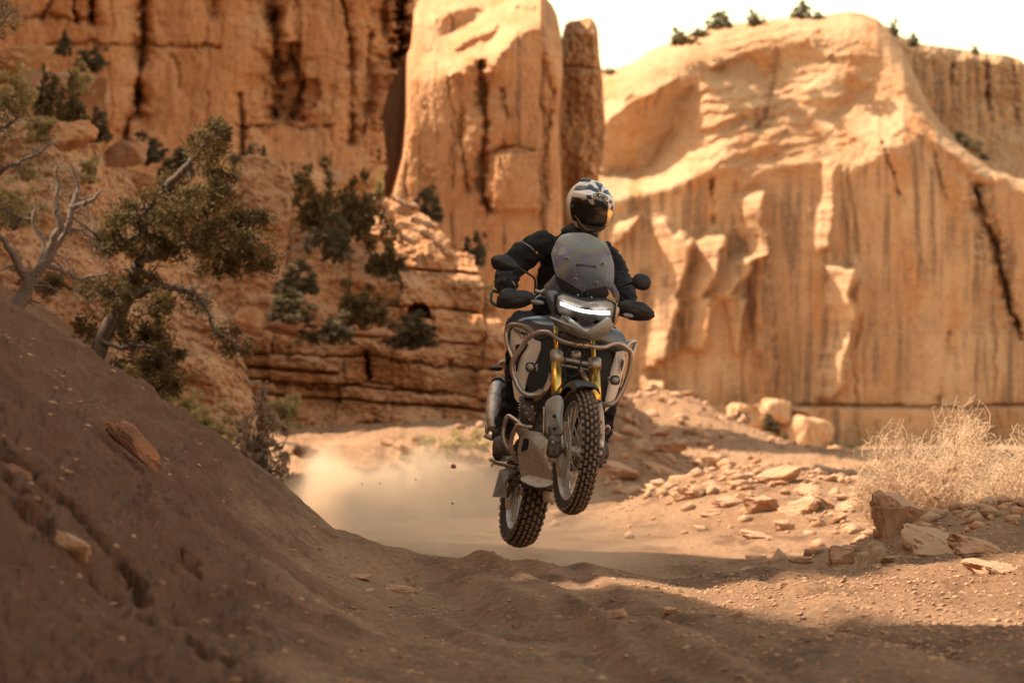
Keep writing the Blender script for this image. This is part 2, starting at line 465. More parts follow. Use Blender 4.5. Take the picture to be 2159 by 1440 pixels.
def paint_dome(px, py, u, v):
    rim = interp(rim_pts)(px) + 5 * NB(px, py, 300)
    up = sm(-6, 14, rim - py)
    face = 1 - up
    sv, sd, shh = slabs(px, py, 3, 34, 130, [560, 700, 856], wob=2.5)
    sv2, sd2, _ = slabs(px, py, 4, 90, 240, [900])
    w1 = NB(px, py * 1.9, 700); w2 = NC(px, py * 2.2, 420)
    q = up * (1.3 + .62 * w1 + .30 * w2) + face * (-.02 + .08 * NC(px * 2, py, 600))
    p = up * (-.25 + .45 * NB(px + 200, py, 620)) + face * (.10 + .30 * sv + .20 * sv2 + .06 * NC(px * 2.6, py * .35, 700))
    ph = (py + 16 * NB(px * .7, py * .4, 700) + .10 * (px - 1700)) / 23.0 + .35 * NC(px * .3, py * .3, 300)
    tr = np.abs((ph % 1) - .5) * 2
    st = sm(.30, .18, tr) * sm(-.5, .4, NB(px + 50, py * 1.5, 420))
    q = q * (1 - st * up) + st * up * (-.75) + up * (1 - st) * .25
    sh = np.zeros_like(px)
    for s in SHADE: sh = np.maximum(sh, inpoly(px + 4 * NC(px, py, 120), py + 4 * NC(px + 99, py, 120), s))
    q = q * (1 - sh) + sh * (-1.3); p = p * (1 - sh) + sh * .5
    q = q - .7 * np.exp(-((py - rim - 13) / 11) ** 2)
    li = np.zeros_like(px)
    for k_, s in enumerate(LIT):
        l1 = inpoly(px + 3.5 * NC(px * .6, py * .6, 260), py + 5 * NC(px + 99, py, 160), s)
        wd = 60 if k_ in (3,) else 34
        l2 = inpoly(px - wd + 5 * NC(px, py, 90), py + 6 * NC(px + 99, py, 90), s)
        li = np.maximum(li, l1)
    q = q * (1 - li) + li * (.25 + .3 * NC(px, py * 2, 200))
    run = np.zeros_like(px)                       # sunlit flanks: facets that turn to the left, stepping back at their right edge
    stp = (px[:, 1:] - px[:, :-1]).mean()
    for j_ in range(1, px.shape[1]): run[:, j_] = (run[:, j_ - 1] + stp) * (li[:, j_] > .5)
    per = 62 + 8 * NB(py, py * 0 + 3, 500)
    rl = np.where(run > 0, run % per, 0)
    facet = -(rl * .95 + 14 * sm(0, 5, rl)) * (380.0 / FPX)
    # right shoulder turns away
    sl = sm(1930, 2110, px) * face
    p = p + .55 * sl
    # summit edge rolls over
    jf = np.clip(.5 + .6 * NB(px * 1.3 + 9, py, 400), 0, 1.2)
    jn = face * jf * (.28 * np.exp(-sd / 1.6) + .45 * np.exp(-sd2 / 2.6) + .12 * np.exp(-shh / 2.0))
    q = q + 2.0 * sm(.93, 1.0, v)
    add = (.05 + .08 * up) * ND(px, py * 1.6, 420) + jn + blur(facet, 1.2)
    ledge = np.exp(-((py - 856 - 3 * NB(px, py, 400)) / 3.5) ** 2) * sm(1650, 1700, px)
    add = add + 1.6 * ledge - 1.2 * sm(850, 862, py) * sm(1600, 1690, px)
    for pts, w, dd in (([(1855,300),(1885,370),(1910,430)], 5, 2.0), ([(2060,400),(2085,500),(2130,640),(2159,720)], 9, 5),
                       ([(1960,300),(1995,420)], 5, 1.8), ([(2000,700),(1985,850)], 6, 1.5), ([(1500,380),(1505,470)], 4, 1.5),
                       ([(1640,100),(1630,190),(1600,270)], 6, 1.2)):
        add = add + crack(px, py, pts, w * .8, dd * .6)
    return p, q, add
relief('cliff', [(0, 1225), (1000, 1225)], [(0, 2260), (1000, 2260)],
       [(1225,160),(1275,150),(1300,146),(1340,132),(1365,110),(1407,94),(1450,74),(1520,54),(1560,50),(1640,41),(1700,36),(1740,33),(1790,26),(1820,30),(1850,42),(1876,66),(1905,105),(1925,150),(1945,195),(1958,222),(1985,262),(2040,310),(2090,352),(2140,374),(2260,390)],
       [(1225,975),(2260,975)], 420, 380, 380.0, paint_dome, mrock_far,
       'sunlit sandstone dome with fluted orange wall beyond the rider', thick=60)
# plateau wall behind the dome
def paint_plateau(px, py, u, v):
    p = .45 + .15 * NB(px * 2, py * .5, 500); q = .12 + .15 * NC(px, py, 400) + 1.6 * sm(.93, 1, v)
    q = q + 1.2 * sm(300, 360, py)
    add = .35 * ND(px * 1.6, py * .7, 300)
    for pts in ([(1900,120),(1925,210),(1960,260)], [(2010,120),(2000,200)], [(2080,140),(2085,230)], [(2139,130),(2145,260)]):
        add = add + crack(px, py, pts, 5, 1.6)
    return p, q, add
relief('cliff', [(0, 1780), (1000, 1780)], [(0, 2290), (1000, 2290)],
       [(1780,60),(1850,55),(1880,62),(1895,75),(1930,92),(1965,97),(2010,103),(2070,112),(2120,117),(2150,126),(2165,140),(2290,170)],
       [(1780,470),(2290,470)], 150, 130, 460.0, paint_plateau, mrock_far,
       'shaded orange plateau wall set back behind the bright dome', thick=80)

# central buttress
BL = [[(890,-30),(1147,-30),(1167,20),(1180,47),(1093,67),(1067,100),(1040,137),(1020,123),(950,167),(930,143),(907,127),(910,107),(893,73),(873,23)]]
BS = [[(915,40),(960,22),(1020,22),(1000,42),(960,70),(930,75)], [(960,95),(1010,75),(1060,50),(1040,80),(990,102),(960,112)], [(1090,20),(1130,12),(1120,24),(1095,30)]]
def paint_butt(px, py, u, v):
    lit = np.zeros_like(px)
    for s in BL: lit = np.maximum(lit, inpoly(px + 4 * NC(px, py, 100), py + 4 * NC(px + 99, py, 100), s))
    for s in BS: lit = lit * (1 - inpoly(px + 4 * NC(px, py, 100), py + 3 * NC(px + 99, py, 100), s))
    q = lit * (3.0 + .5 * NC(px, py * 2, 220)) + (1 - lit) * (.06 + .12 * NC(px, py, 300))
    sv, sd, shh = slabs(px, py, 8, 30, 90, [310, 470], wob=2.5); sv2, sd2, _ = slabs(px, py, 9, 60, 130, [900])
    p = lit * (-1.2) + (1 - lit) * (.34 + .30 * sv + .26 * sv2)
    p = p + 1.6 * sm(1150, 1190, px) * sm(.0, .3, v)
    edge = interp([(-100, 868), (60, 864), (140, 860), (250, 858), (330, 850), (420, 826), (560, 800), (900, 780)])(py)
    p = p - .6 * sm(edge + 30, edge, px)
    q = q + 2 * sm(.95, 1, v)
    add = .05 * ND(px * 1.8, py * .8, 300) + (1 - lit) * np.clip(.4 + .7 * NB(px * 1.3 + 9, py, 300), 0, 1.2) * (.16 * np.exp(-sd / 1.6) + .35 * np.exp(-sd2 / 2.2))
    add = add + 9 * sm(edge + 4, edge - 14, px) * sm(edge - 75, edge - 50, px)
    for pts, w, dd in (([(1015,130),(1018,250),(1012,330),(1020,420),(1030,440)], 6, 1.6), ([(975,200),(965,300),(985,400)], 5, .7),
                       ([(1060,190),(1065,250)], 5, .7), ([(1150,80),(1160,200),(1155,420)], 5, 1.0),
                       ([(895,290),(905,400)], 6, .8), ([(1035,322),(1060,312),(1095,310),(1130,318)], 4, .8)):
        add = add + crack(px, py, pts, w, dd * .7)
    add = add - .9 * inpoly(px, py, [(1045,330),(1130,320),(1140,440),(1040,440)]) * .6
    return p, q, add
relief('cliff', [(-60, 800), (300, 775), (900, 720)],
       [(-60, 1150), (40, 1184), (100, 1187), (230, 1180), (560, 1190), (900, 1240)],
       [(720,-60),(1140,-60),(1150,-5),(1165,12),(1178,40),(1190,70),(1200,90)],
       [(720,900),(1240,900)], 260, 420, 200.0, paint_butt, mrock_mid,
       'tall sandstone buttress with sunlit cap left of the rider helmet', thick=30)
def paint_pin(px, py, u, v):
    p = -.5 * sm(.25, 0, u) + 1.2 * sm(.75, 1, u) + .3 * NC(px * 3, py * .4, 500); q = .05 + 2.0 * sm(.95, 1, v) + .1 * NC(px, py, 200)
    add = .2 * ND(px * 1.6, py, 160) + .5 * np.exp(-((py - 138 - 8 * u) / 3) ** 2)
    return p, q, add
relief('rock_pinnacle', [(40, 1194), (80, 1184), (110, 1178), (250, 1174), (320, 1170), (400, 1164), (600, 1155)],
       [(30, 1250), (60, 1261), (110, 1264), (150, 1270), (200, 1273), (260, 1277), (320, 1270), (370, 1262), (600, 1262), (900, 1290)],
       [(1160,60),(1192,52),(1203,45),(1225,43),(1240,38),(1247,39),(1255,50),(1262,60),(1280,70)],
       [(1150,900),(1290,900)], 50, 360, 208.0, paint_pin, mrock_mid,
       'narrow shaded sandstone pinnacle split from the buttress by a dark crack', thick=16)

# left cliff
def paint_left(px, py, u, v):
    q = .05 + .10 * NC(px, py, 300) + .9 * sm(250, 420, py - .12 * px + 60)
    sv, sd, shh = slabs(px, py, 14, 36, 120, [96, 260], slope=.02, wob=2.5); sv2, sd2, _ = slabs(px, py, 15, 80, 200, [180])
    p = .12 + .42 * sv + .42 * sv2 + .10 * NC(px * 2.4, py * .35, 700) + .25 * sm(800, 860, px) + sm(740, 840, px) * .9 * NC(px * 2, py * .6, 200)
    add = .045 * ND(px * 1.7, py * .8, 300) + np.clip(.4 + .7 * NB(px * 1.3 + 9, py, 300), 0, 1.2) * (.10 * np.exp(-sd / 1.5) + .22 * np.exp(-sd2 / 2.2) + .08 * np.exp(-shh / 1.6))
    wx = px + 5 * NC(px, py, 180)
    for pts, w, dd in (([(300,-80),(303,60),(300,120),(295,180),(290,240)], 6, 2.4), ([(268,255),(262,320)], 5, 1.6),
                       ([(578,-80),(582,60),(590,120),(578,245)], 9, 3.0), ([(630,-80),(625,90),(632,170),(620,250)], 8, 2.6),
                       ([(372,120),(378,185)], 4, 1.0), ([(384,270),(388,340)], 5, .9), ([(155,-60),(160,20),(165,50)], 4, 2.0),
                       ([(190,-60),(193,45)], 4, 2.0), ([(140,-60),(85,40)], 4, 1.4), ([(450,-80),(447,30)], 5, .8),
                       ([(790,40),(780,180),(770,280)], 6, .8), ([(720,0),(745,110),(740,300)], 6, .8), ([(508,200),(510,330)], 5, .9), ([(846,-60),(852,60),(846,180),(838,260),(826,420)], 13, 6.0), ([(800,-40),(806,80)], 6, 1.2)):
        add = add + crack(px, py, pts, w, dd * .8)
    add = add + 1.1 * inpoly(wx, py, [(575,90),(635,90),(640,255),(570,255)]) + .8 * inpoly(wx, py, [(625,170),(665,165),(675,200),(660,235),(630,230)])
    for yy, x0, x1 in ((93, 100, 460), (38, 50, 200), (265, 500, 700)):
        add = add + .5 * np.exp(-((py + 3 * NC(px, py, 120) - yy - .02 * (px - x0)) / 3) ** 2) * sm(x0 - 10, x0, px) * sm(x1 + 10, x1, px)
    return p, q, add
relief('cliff', [(-700, -260), (700, -260)], [(-700, 900), (-60, 876), (40, 872), (100, 866), (140, 846), (180, 822), (240, 806), (300, 812), (350, 818), (400, 800), (640, 700)],
       [(-260,-640),(900,-640)], [(-260,640),(900,640)], 340, 330, 150.0, paint_left, mrock_left,
       'tall shaded orange cliff with dark vertical cracks behind the junipers', thick=30)

def paint_talus(px, py, u, v):
    q = 1.1 + .9 * NC(px, py * 1.6, 150); p = .1 + .9 * NC(px + 44, py, 140)
    return p, q, .9 * ND(px, py * 1.4, 130)
relief('hillside', [(0, 1285), (1000, 1285)], [(0, 1760), (1000, 1760)],
       [(1285,845),(1340,842),(1390,838),(1440,850),(1500,868),(1560,872),(1600,850),(1650,862),(1700,868),(1740,900),(1760,945)],
       [(1285,985),(1760,985)], 200, 90, 335.0, paint_talus, mrock_far,
       'sunlit rubble slope at the foot of the bright dome', thick=30)
# ledgy hillside below the left cliff
def paint_ledges(px, py, u, v):
    w = NB(px, py * 1.2, 500)
    strat = 1.1 * NC(px * .25, py * 1.6, 330) + .5 * np.sin(py / 9.1 + 3 * w)
    q = .9 + 1.1 * np.clip(strat, -.8, 1.3) + .6 * NC(px, py * 1.5, 200)
    p = .15 + .8 * NC(px * 1.3, py, 300)
    sv, sd, shh = slabs(px, py, 21, 50, 190, [650, 712, 796, 822, 858], slope=.07, wob=2.5); sv2, sd2, sh2 = slabs(px, py, 22, 40, 130, [400, 440, 500, 560, 600], slope=.25)
    low = sm(705, 735, py - .09 * (px - 700)) * sm(880, 850, py)
    q = q * (1 - low) + low * .12
    p = p * (1 - low) + low * (.1 + .5 * NC(px * 2.5, py * .5, 400))
    ch_ = inpoly(px + 6 * NC(px, py, 90), py + 6 * NC(px + 50, py, 90), [(780,395),(830,400),(905,445),(965,515),(955,565),(880,530),(800,490)])
    q = q * (1 - ch_) + ch_ * (2.2 + .5 * NC(px, py * 2, 100)); p = p * (1 - ch_) + ch_ * -.6
    add = .09 * ND(px, py * 1.6, 200)
    bl_ = sm(630, 650, py - .07 * (px - 150)) * sm(905, 880, py)
    add = add + bl_ * (.34 * sv + .20 * np.exp(-sd / 1.8) * np.clip(.5 + .6 * NB(px, py * 2, 200), 0, 1) + .40 * np.exp(-shh / 2.2)) + (1 - bl_) * (.30 * sv2 + .15 * np.exp(-sd2 / 2.0) + .25 * np.exp(-sh2 / 2.5))
    wx = px + 1.5 * NC(px, py, 160); wy = py + 1.2 * NC(px + 50, py, 200)
    for yy, x0, x1, dd in ((815, 460, 930, .5), (845, 560, 1060, .5), (708, 640, 1000, .3), (790, 380, 700, .6), (640, 760, 1000, .4), (560, 800, 1000, .4)):
        add = add + dd * np.exp(-((wy - yy - .07 * (px - 750)) / 3.0) ** 2) * sm(x0 - 20, x0, px) * sm(x1 + 20, x1, px)
    for pts, w_, dd in (([(770,740),(778,800)], 5, .9), ([(603,700),(606,760)], 5, .8), ([(950,760),(952,830)], 4, .6), ([(710,830),(712,850)], 4, .6), ([(860,660),(880,640),(900,650),(905,670)], 5, .3)):
        add = add + crack(wx, py, pts, w_, dd)
    add = add + 1.4 * inpoly(px, py, [(857,668),(860,648),(876,638),(896,640),(907,655),(907,672)])
    return p, q, add
relief('hillside', [(200, 150), (960, 150)], [(300, 1010), (450, 1000), (700, 1110), (960, 1150)],
       [(150,330),(250,350),(420,400),(520,330),(640,345),(760,405),(830,420),(900,455),(960,520),(1040,560),(1150,640)],
       [(150,915),(1150,905)], 330, 230, 88.0, paint_ledges, mrock_near,
       'layered red ledges and scrub hillside below the left cliff', thick=30)
# hillside spur at upper left, nearer
def paint_spur(px, py, u, v):
    q = .95 + .9 * NC(px, py * 1.3, 260) + .5 * NB(px, py, 500); p = .3 + .6 * NB(px + 30, py, 300)
    add = .08 * ND(px, py * 1.5, 200)
    return p, q, add
relief('hillside', [(0, -260), (1000, -260)], [(80, 110), (250, 230), (400, 380), (600, 520), (800, 560), (1000, 600)],
       [(-260,150),(-50,170),(0,195),(60,225),(130,262),(190,285),(215,330),(300,400),(380,470),(480,560),(540,700),(600,860)],
       [(-260,1010),(600,1010)], 220, 220, 58.0, paint_spur, mrock_near,
       'steep red earth spur rising behind the juniper trees', thick=5)
# unseen canyon wall left of the road, its rim shaped to cast the shadow bands
WX = -24.0
def wall_yz(X, Y, Z=0.0):
    t = (WX - X) / SUN.x
    return Y + SUN.y * t, Z + SUN.z * t
def band(edges, deep=None):
    """edges: ground points (X, Y) on the edge of a sunlit patch -> notch in the rim"""
    return [wall_yz(x, y, z) for x, y, z in edges]
strip2 = band([(3.6,13.2,0),(2.0,15.4,0),(1.62,16.2,0),(1.1,17.8,0),(.94,18.3,0),(.45,19.2,0),(.1,19.7,0),(.7,20.1,0),(1.3,20.45,0),(1.75,20.8,0),(2.5,21.6,0),(4.5,22.4,0)])
strip1 = band([(4.2,28.6,-.2),(2.6,30.9,-.2),(1.9,32.4,-.2),(.9,33.6,-.2),(-.4,34.9,-.2),(-2.3,36.7,-.2),(-2.9,38.5,-.2),(-2.3,42,-.2),(-1.4,44,-.2),(-.2,48,-.2),(.7,52.5,-.2),(2.5,54.5,0),(5,58,0)])
strip3 = band([(3,66,.5),(-1,69.5,.5),(-5.5,70.5,.5),(-6.4,75,.5),(-6,79,.6),(-4,82,.7),(3,84,.7)])
slope_a = band([(1.5,89.5,2),(-1.5,90,4.2),(-3.9,90.6,6),(-3.9,93,6.4),(-1.5,94,5),(1.5,95,3)])
def rim_height(y):
    h = 44 + 9 * sm(96, 114, y) + 3.0 * NB(y * 0 + 5, y, 90) + .8 * NC(y * 0 + 5, y, 30)
    for s in (strip2, strip1, strip3, slope_a):
        a = np.array(sorted(s)); lo, hi = a[0, 0], a[-1, 0]
        hh = np.interp(y, a[:, 0], a[:, 1])
        h = np.where((y > lo) & (y < hi), np.minimum(h, hh), h)
    return h
yy = np.concatenate([np.linspace(-60, 20, 60)[:-1], np.linspace(20, 105, 700)[:-1], np.linspace(105, 175, 60)])
H = rim_height(yy)
rows = [(-60, 0.0), (-34, .55), (-27, .9), (-24.6, .985), (WX, 1.0), (-23.3, .82), (-22.6, .6), (-21.2, .36), (-19.5, .15), (-18, -.02)]
pts = []
for x, f in rows:
    jit = .35 * NB(yy, yy * 0 + x * 3, 60) if f not in (1.0, .985) else 0
    pts.append(np.stack([x + jit + np.maximum(0, yy - 120) * .0, yy, H * f], -1))
cw = link('unseen_canyon_wall', mesh_np('unseen_canyon_wall', np.stack(pts), grid_faces(len(rows), len(yy), True)), mrock_left)
tag(cw, 'unseen high sandstone canyon wall left of the road, rim shaped to shade it', kind='structure')

# unseen canyon wall added right of and behind the camera for bounce and reflections
def far_side(name, pts, H, label):
    p = cr_(pts); n = len(p)
    vs = []
    for k, (off, z) in enumerate(((0, -1), (1.5, .35 * H), (3.5, .6 * H), (4.5, .8 * H), (9, H), (40, H * 1.02))):
        nx = np.gradient(p[:, 1]); ny = -np.gradient(p[:, 0]); l = np.hypot(nx, ny)
        jit = 2.2 * NB(p[:, 0] + k, p[:, 1], 60) + 1.2 * NC(p[:, 0], p[:, 1] + k * 2, 25)
        vs.append(np.stack([p[:, 0] - nx / l * (off + jit), p[:, 1] - ny / l * (off + jit), np.full(n, z) * (1 + .08 * NB(p[:, 0], p[:, 1], 80))], -1))
    o = link(name, mesh_np(name, np.stack(vs), grid_faces(len(vs), n, True)), mrock_left)
    return tag(o, label, kind='structure')
def cr_(pts):
    t = np.linspace(0, len(pts) - 1, 160); a = np.array(pts, float)
    return np.stack([np.interp(t, range(len(a)), a[:, 0]), np.interp(t, range(len(a)), a[:, 1])], -1)
far_side('unseen_canyon_wall', [(42, 190), (40, 100), (38, 30), (36, -30), (25, -70), (0, -85), (-22, -82)], 13, 'unseen canyon wall added beside and behind the camera for warm bounce light')
# ---------------------------------------------------------------- rocks
from mathutils import noise as mnoise
def stone_mesh(seed, n=18, boxy=.55, rough=.05, sub=1):
    r = random.Random(seed)
    bm = bmesh.new()
    j = .55 * (1 - boxy) + .10
    rr_ = Matrix.Rotation(r.uniform(-.45, .45), 3, 'X') @ Matrix.Rotation(r.uniform(-.35, .35), 3, 'Y') @ Matrix.Rotation(r.uniform(-.6, .6), 3, 'Z')
    for a in (-1, 1):
        for b_ in (-1, 1):
            for c in (-1, 1):
                if r.random() < .32 * (1 - boxy) * 2: continue
                bm.verts.new(Vector((a * (1 - r.uniform(0, j * 1.6)), b_ * (1 - r.uniform(0, j * 1.6)), c * (1 - r.uniform(0, j * 1.8)))) * .46 if boxy > .85 else rr_ @ Vector((a * (1 - r.uniform(0, j * 1.6)), b_ * (1 - r.uniform(0, j * 1.6)), c * (1 - r.uniform(0, j * 1.6)))) * .43)
    for k in range(max(4, n // 2)):
        v = Vector((r.gauss(0, 1), r.gauss(0, 1), r.gauss(0, 1))).normalized()
        m = max(abs(v.x), abs(v.y), abs(v.z))
        bm.verts.new((v * .45 + v / m * .55) * r.uniform(.42, .52))
    h = bmesh.ops.convex_hull(bm, input=bm.verts)
    bmesh.ops.delete(bm, geom=[e for e in h['geom_interior'] if isinstance(e, bmesh.types.BMVert)], context='VERTS')
    bmesh.ops.dissolve_limit(bm, angle_limit=R(14), verts=bm.verts, edges=bm.edges)
    bmesh.ops.bevel(bm, geom=list(bm.edges), offset=.035, segments=2, affect='EDGES', clamp_overlap=True)
    bmesh.ops.triangulate(bm, faces=bm.faces)
    if sub:
        for lim in (.22, .12, .07):
            bmesh.ops.subdivide_edges(bm, edges=[e for e in bm.edges if e.calc_length() > lim], cuts=1, use_grid_fill=True)
            bmesh.ops.triangulate(bm, faces=bm.faces)
        bm.normal_update()
        for v in bm.verts:
            c = v.co * 3.2 + Vector((seed * 1.7, 0, 0))
            v.co += v.normal * (.055 * mnoise.fractal(c, .7, 2.2, 4) + .018 * mnoise.noise(c * 5) - .03 * max(0, mnoise.noise(Vector((c.x * .6, c.y * .6, c.z * 4.5))) - .2))
        for v in bm.verts:
            c = v.co * 5 + Vector((seed, 0, 0))
            v.co *= 1 + rough * (math.sin(c.x * 2.1 + c.y) + math.sin(c.y * 2.7 + c.z * 1.3) * .7 + 1.2 * math.sin(c.x * 5.3 + c.z * 4.1) * math.sin(c.y * 6.1) + r.uniform(-.5, .5)) * .55
    me = bpy.data.meshes.new('rock'); bm.to_mesh(me); bm.free()
    if sub:
        me.polygons.foreach_set('use_smooth', np.ones(len(me.polygons), bool)); me.set_sharp_from_angle(angle=R(32))
    return me
mstone = rock_mat('loose_rock', .5, (.42, .24, .14), (.54, .34, .21), (.25, .14, .085), streak=0, strata=.3)
mstone_red = rock_mat('red_rock', .3, (.36, .185, .105), (.46, .27, .165), (.17, .085, .055), streak=0, strata=.5)
mbankrock = rock_mat('bank_rock', .12, (.20, .09, .052), (.34, .17, .105), (.10, .045, .03), streak=0, strata=.5)
mstone_pale = rock_mat('pale_rock', 2.2, (.50, .29, .16), (.60, .38, .23), (.34, .18, .10), streak=0, strata=.4)
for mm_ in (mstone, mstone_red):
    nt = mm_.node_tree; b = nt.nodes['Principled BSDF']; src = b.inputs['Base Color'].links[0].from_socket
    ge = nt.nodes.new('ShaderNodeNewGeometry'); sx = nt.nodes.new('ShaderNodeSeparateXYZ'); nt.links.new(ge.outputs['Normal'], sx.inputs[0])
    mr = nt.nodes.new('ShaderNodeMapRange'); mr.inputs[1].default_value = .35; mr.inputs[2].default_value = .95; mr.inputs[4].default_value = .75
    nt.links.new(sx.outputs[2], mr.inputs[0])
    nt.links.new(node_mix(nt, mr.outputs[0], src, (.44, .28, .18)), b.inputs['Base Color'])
def ground_Y(px, py, y0=12, y1=140):
    """distance at which the sight line through a pixel meets the ground"""
    Y = np.linspace(y0, y1, 4000)
    pt = P(px, py, Y)
    g = zground(pt[:, 0], Y, False)
    below = np.nonzero(pt[:, 2] < g)[0]
    return float(Y[below[0]]) if len(below) else None
def rock(name, px, py, w, h, label, Y=None, mat=None, seed=None, rot=(0, 0, 0), dep=1.0, cat='rock', group=None, boxy=.55, sink=.18, n=18):
    """px, py: bottom centre in the photograph; w, h size there"""
    if Y is None: Y = ground_Y(px, py) or 60
    s = Y / FPX
    loc = V(px, py, Y)
    seed = seed if seed is not None else int(px * 7 + py)
    me = stone_mesh(seed, n=n, boxy=boxy)
    W, H = w * s, h * s
    D = W * dep
    M = Matrix.Translation((0, 0, H * (.5 - sink))) @ Matrix.Rotation(rot[1], 4, 'Y') @ Matrix.Rotation(rot[0], 4, 'X') @ Matrix.Diagonal((W * 1.12, D, H * 1.3, 1)) @ Matrix.Rotation(rot[2], 4, 'Z')
    me.transform(M)
    o = bpy.data.objects.new(name, me); col.objects.link(o)
    me.materials.append(mat or mstone)
    o.location = loc + Vector((0, D * .3, 0))
    return tag(o, label, cat, group)

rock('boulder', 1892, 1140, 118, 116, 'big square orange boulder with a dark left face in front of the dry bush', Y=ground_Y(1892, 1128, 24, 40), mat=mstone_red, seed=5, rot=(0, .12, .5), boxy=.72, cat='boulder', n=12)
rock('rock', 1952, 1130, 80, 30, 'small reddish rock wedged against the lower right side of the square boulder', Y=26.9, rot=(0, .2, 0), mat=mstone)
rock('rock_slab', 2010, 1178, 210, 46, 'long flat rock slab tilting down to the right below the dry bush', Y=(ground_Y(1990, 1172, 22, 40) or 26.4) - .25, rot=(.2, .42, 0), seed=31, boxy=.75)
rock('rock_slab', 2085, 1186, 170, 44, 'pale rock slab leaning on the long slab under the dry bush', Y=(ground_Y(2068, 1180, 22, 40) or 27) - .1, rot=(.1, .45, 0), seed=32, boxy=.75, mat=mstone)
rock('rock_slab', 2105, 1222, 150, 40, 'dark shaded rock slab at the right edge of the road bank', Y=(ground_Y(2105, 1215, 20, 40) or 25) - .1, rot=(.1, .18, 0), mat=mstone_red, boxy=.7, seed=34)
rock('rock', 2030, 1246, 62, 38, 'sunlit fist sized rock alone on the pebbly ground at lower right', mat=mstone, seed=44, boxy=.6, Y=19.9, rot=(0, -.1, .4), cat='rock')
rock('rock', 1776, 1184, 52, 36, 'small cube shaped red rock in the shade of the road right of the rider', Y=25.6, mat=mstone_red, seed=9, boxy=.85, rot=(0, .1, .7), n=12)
rock('rock', 1690, 1186, 60, 16, 'flat grey brown rock lying in the shade left of the small cube rock', Y=25.6, seed=10)
rock('rock', 838, 1252, 76, 20, 'flat reddish brown rock lying on the road at lower centre', mat=mstone_red, seed=12, rot=(0, .1, 0))
rock('rock', 780, 1250, 44, 12, 'low dusty rock touching the left end of the flat reddish rock', seed=13)
rock('rock', 752, 1222, 56, 13, 'thin dark rock behind the flat reddish rock on the road', mat=mstone_red, seed=14)
rock('rock_slab', 285, 962, 150, 44, 'curved reddish rock slab jutting from the crest of the near bank', Y=ground_Y(285, 985, 15, 30) - .1, mat=mbankrock, rot=(0, .78, 0), seed=91, boxy=.5, sink=-.1, dep=.5)
rock('rock', 152, 1172, 92, 40, 'pale rock half buried in the face of the near bank', mat=mstone, seed=16, rot=(0, .5, 0), Y=ground_Y(152, 1172), sink=.12)
rock('rock', 35, 1010, 60, 30, 'reddish rock embedded high in the near bank at the left edge', mat=mbankrock, seed=17, rot=(0, .6, 0), Y=ground_Y(35, 1010), sink=.15)
rock('rock', 1305, 1300, 34, 18, 'small dark stone at the edge of the sunlit strip on the road', seed=18)
rock('rock', 1548, 1300, 42, 18, 'dusty stone below the sunlit strip', seed=19, mat=mstone)
rock('rock', 1412, 1292, 36, 14, 'low grey stone near the wavy shadow edge', seed=20, mat=mstone)
rock('rock', 1655, 1240, 30, 12, 'pale stone within the sunlit strip of road', seed=21, mat=mstone)

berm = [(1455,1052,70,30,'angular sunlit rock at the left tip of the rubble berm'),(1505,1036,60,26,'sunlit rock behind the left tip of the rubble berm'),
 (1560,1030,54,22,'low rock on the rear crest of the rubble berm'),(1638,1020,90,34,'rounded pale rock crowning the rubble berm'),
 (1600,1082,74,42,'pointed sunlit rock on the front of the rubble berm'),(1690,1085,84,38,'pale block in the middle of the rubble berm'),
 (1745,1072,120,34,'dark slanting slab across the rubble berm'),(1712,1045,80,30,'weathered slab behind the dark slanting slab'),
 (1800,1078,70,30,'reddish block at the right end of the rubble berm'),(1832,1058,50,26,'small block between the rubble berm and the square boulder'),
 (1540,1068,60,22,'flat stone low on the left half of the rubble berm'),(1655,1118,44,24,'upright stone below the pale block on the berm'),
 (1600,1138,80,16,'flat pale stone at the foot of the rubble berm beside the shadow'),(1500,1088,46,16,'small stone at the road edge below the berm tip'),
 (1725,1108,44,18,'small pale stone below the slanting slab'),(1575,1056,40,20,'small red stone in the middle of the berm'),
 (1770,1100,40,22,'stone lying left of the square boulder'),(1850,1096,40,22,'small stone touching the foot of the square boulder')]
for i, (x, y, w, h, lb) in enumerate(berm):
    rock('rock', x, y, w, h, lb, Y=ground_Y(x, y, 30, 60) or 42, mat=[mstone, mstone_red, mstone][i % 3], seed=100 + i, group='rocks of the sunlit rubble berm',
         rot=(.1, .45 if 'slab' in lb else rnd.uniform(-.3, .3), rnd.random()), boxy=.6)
low = [(1935,1162,60,26,'small rock between the square boulder and the long slab'),(1880,1190,52,20,'small rock below the square boulder'),
 (1845,1205,44,18,'flat stone at the edge of the dry grass tuft'),(1990,1205,46,20,'rock under the lower end of the long slab'),
 (1930,1196,38,20,'reddish stone below the long slab'),(2140,1190,60,26,'rock at the right edge behind the dark slab')]
for i, (x, y, w, h, lb) in enumerate(low):
    rock('rock', x, y, w, h, lb, Y=ground_Y(x, y, 24, 40) or 26.3, mat=[mstone_red, mstone][i % 2], seed=130 + i, group='rocks around the square boulder', rot=(.1, rnd.uniform(-.2, .4), rnd.random()))
shade = [(1290,1010,110,44,'dark tilted rock on the shaded mound beside the front wheel'),(1392,1012,110,36,'long shaded rock low on the mound right of the wheel'),
 (1455,1040,60,22,'small shaded rock at the foot of the mound'),(1345,960,90,34,'reddish rock high on the shaded mound'),
 (1300,935,60,26,'rock near the top left of the shaded mound'),(1420,950,70,26,'rock on the right shoulder of the shaded mound'),
 (1490,985,60,28,'rock at the right end of the shaded mound'),(1330,1040,50,18,'loose rock at the road edge under the shaded mound'),
 (1400,915,50,20,'rock on the crest of the shaded mound')]
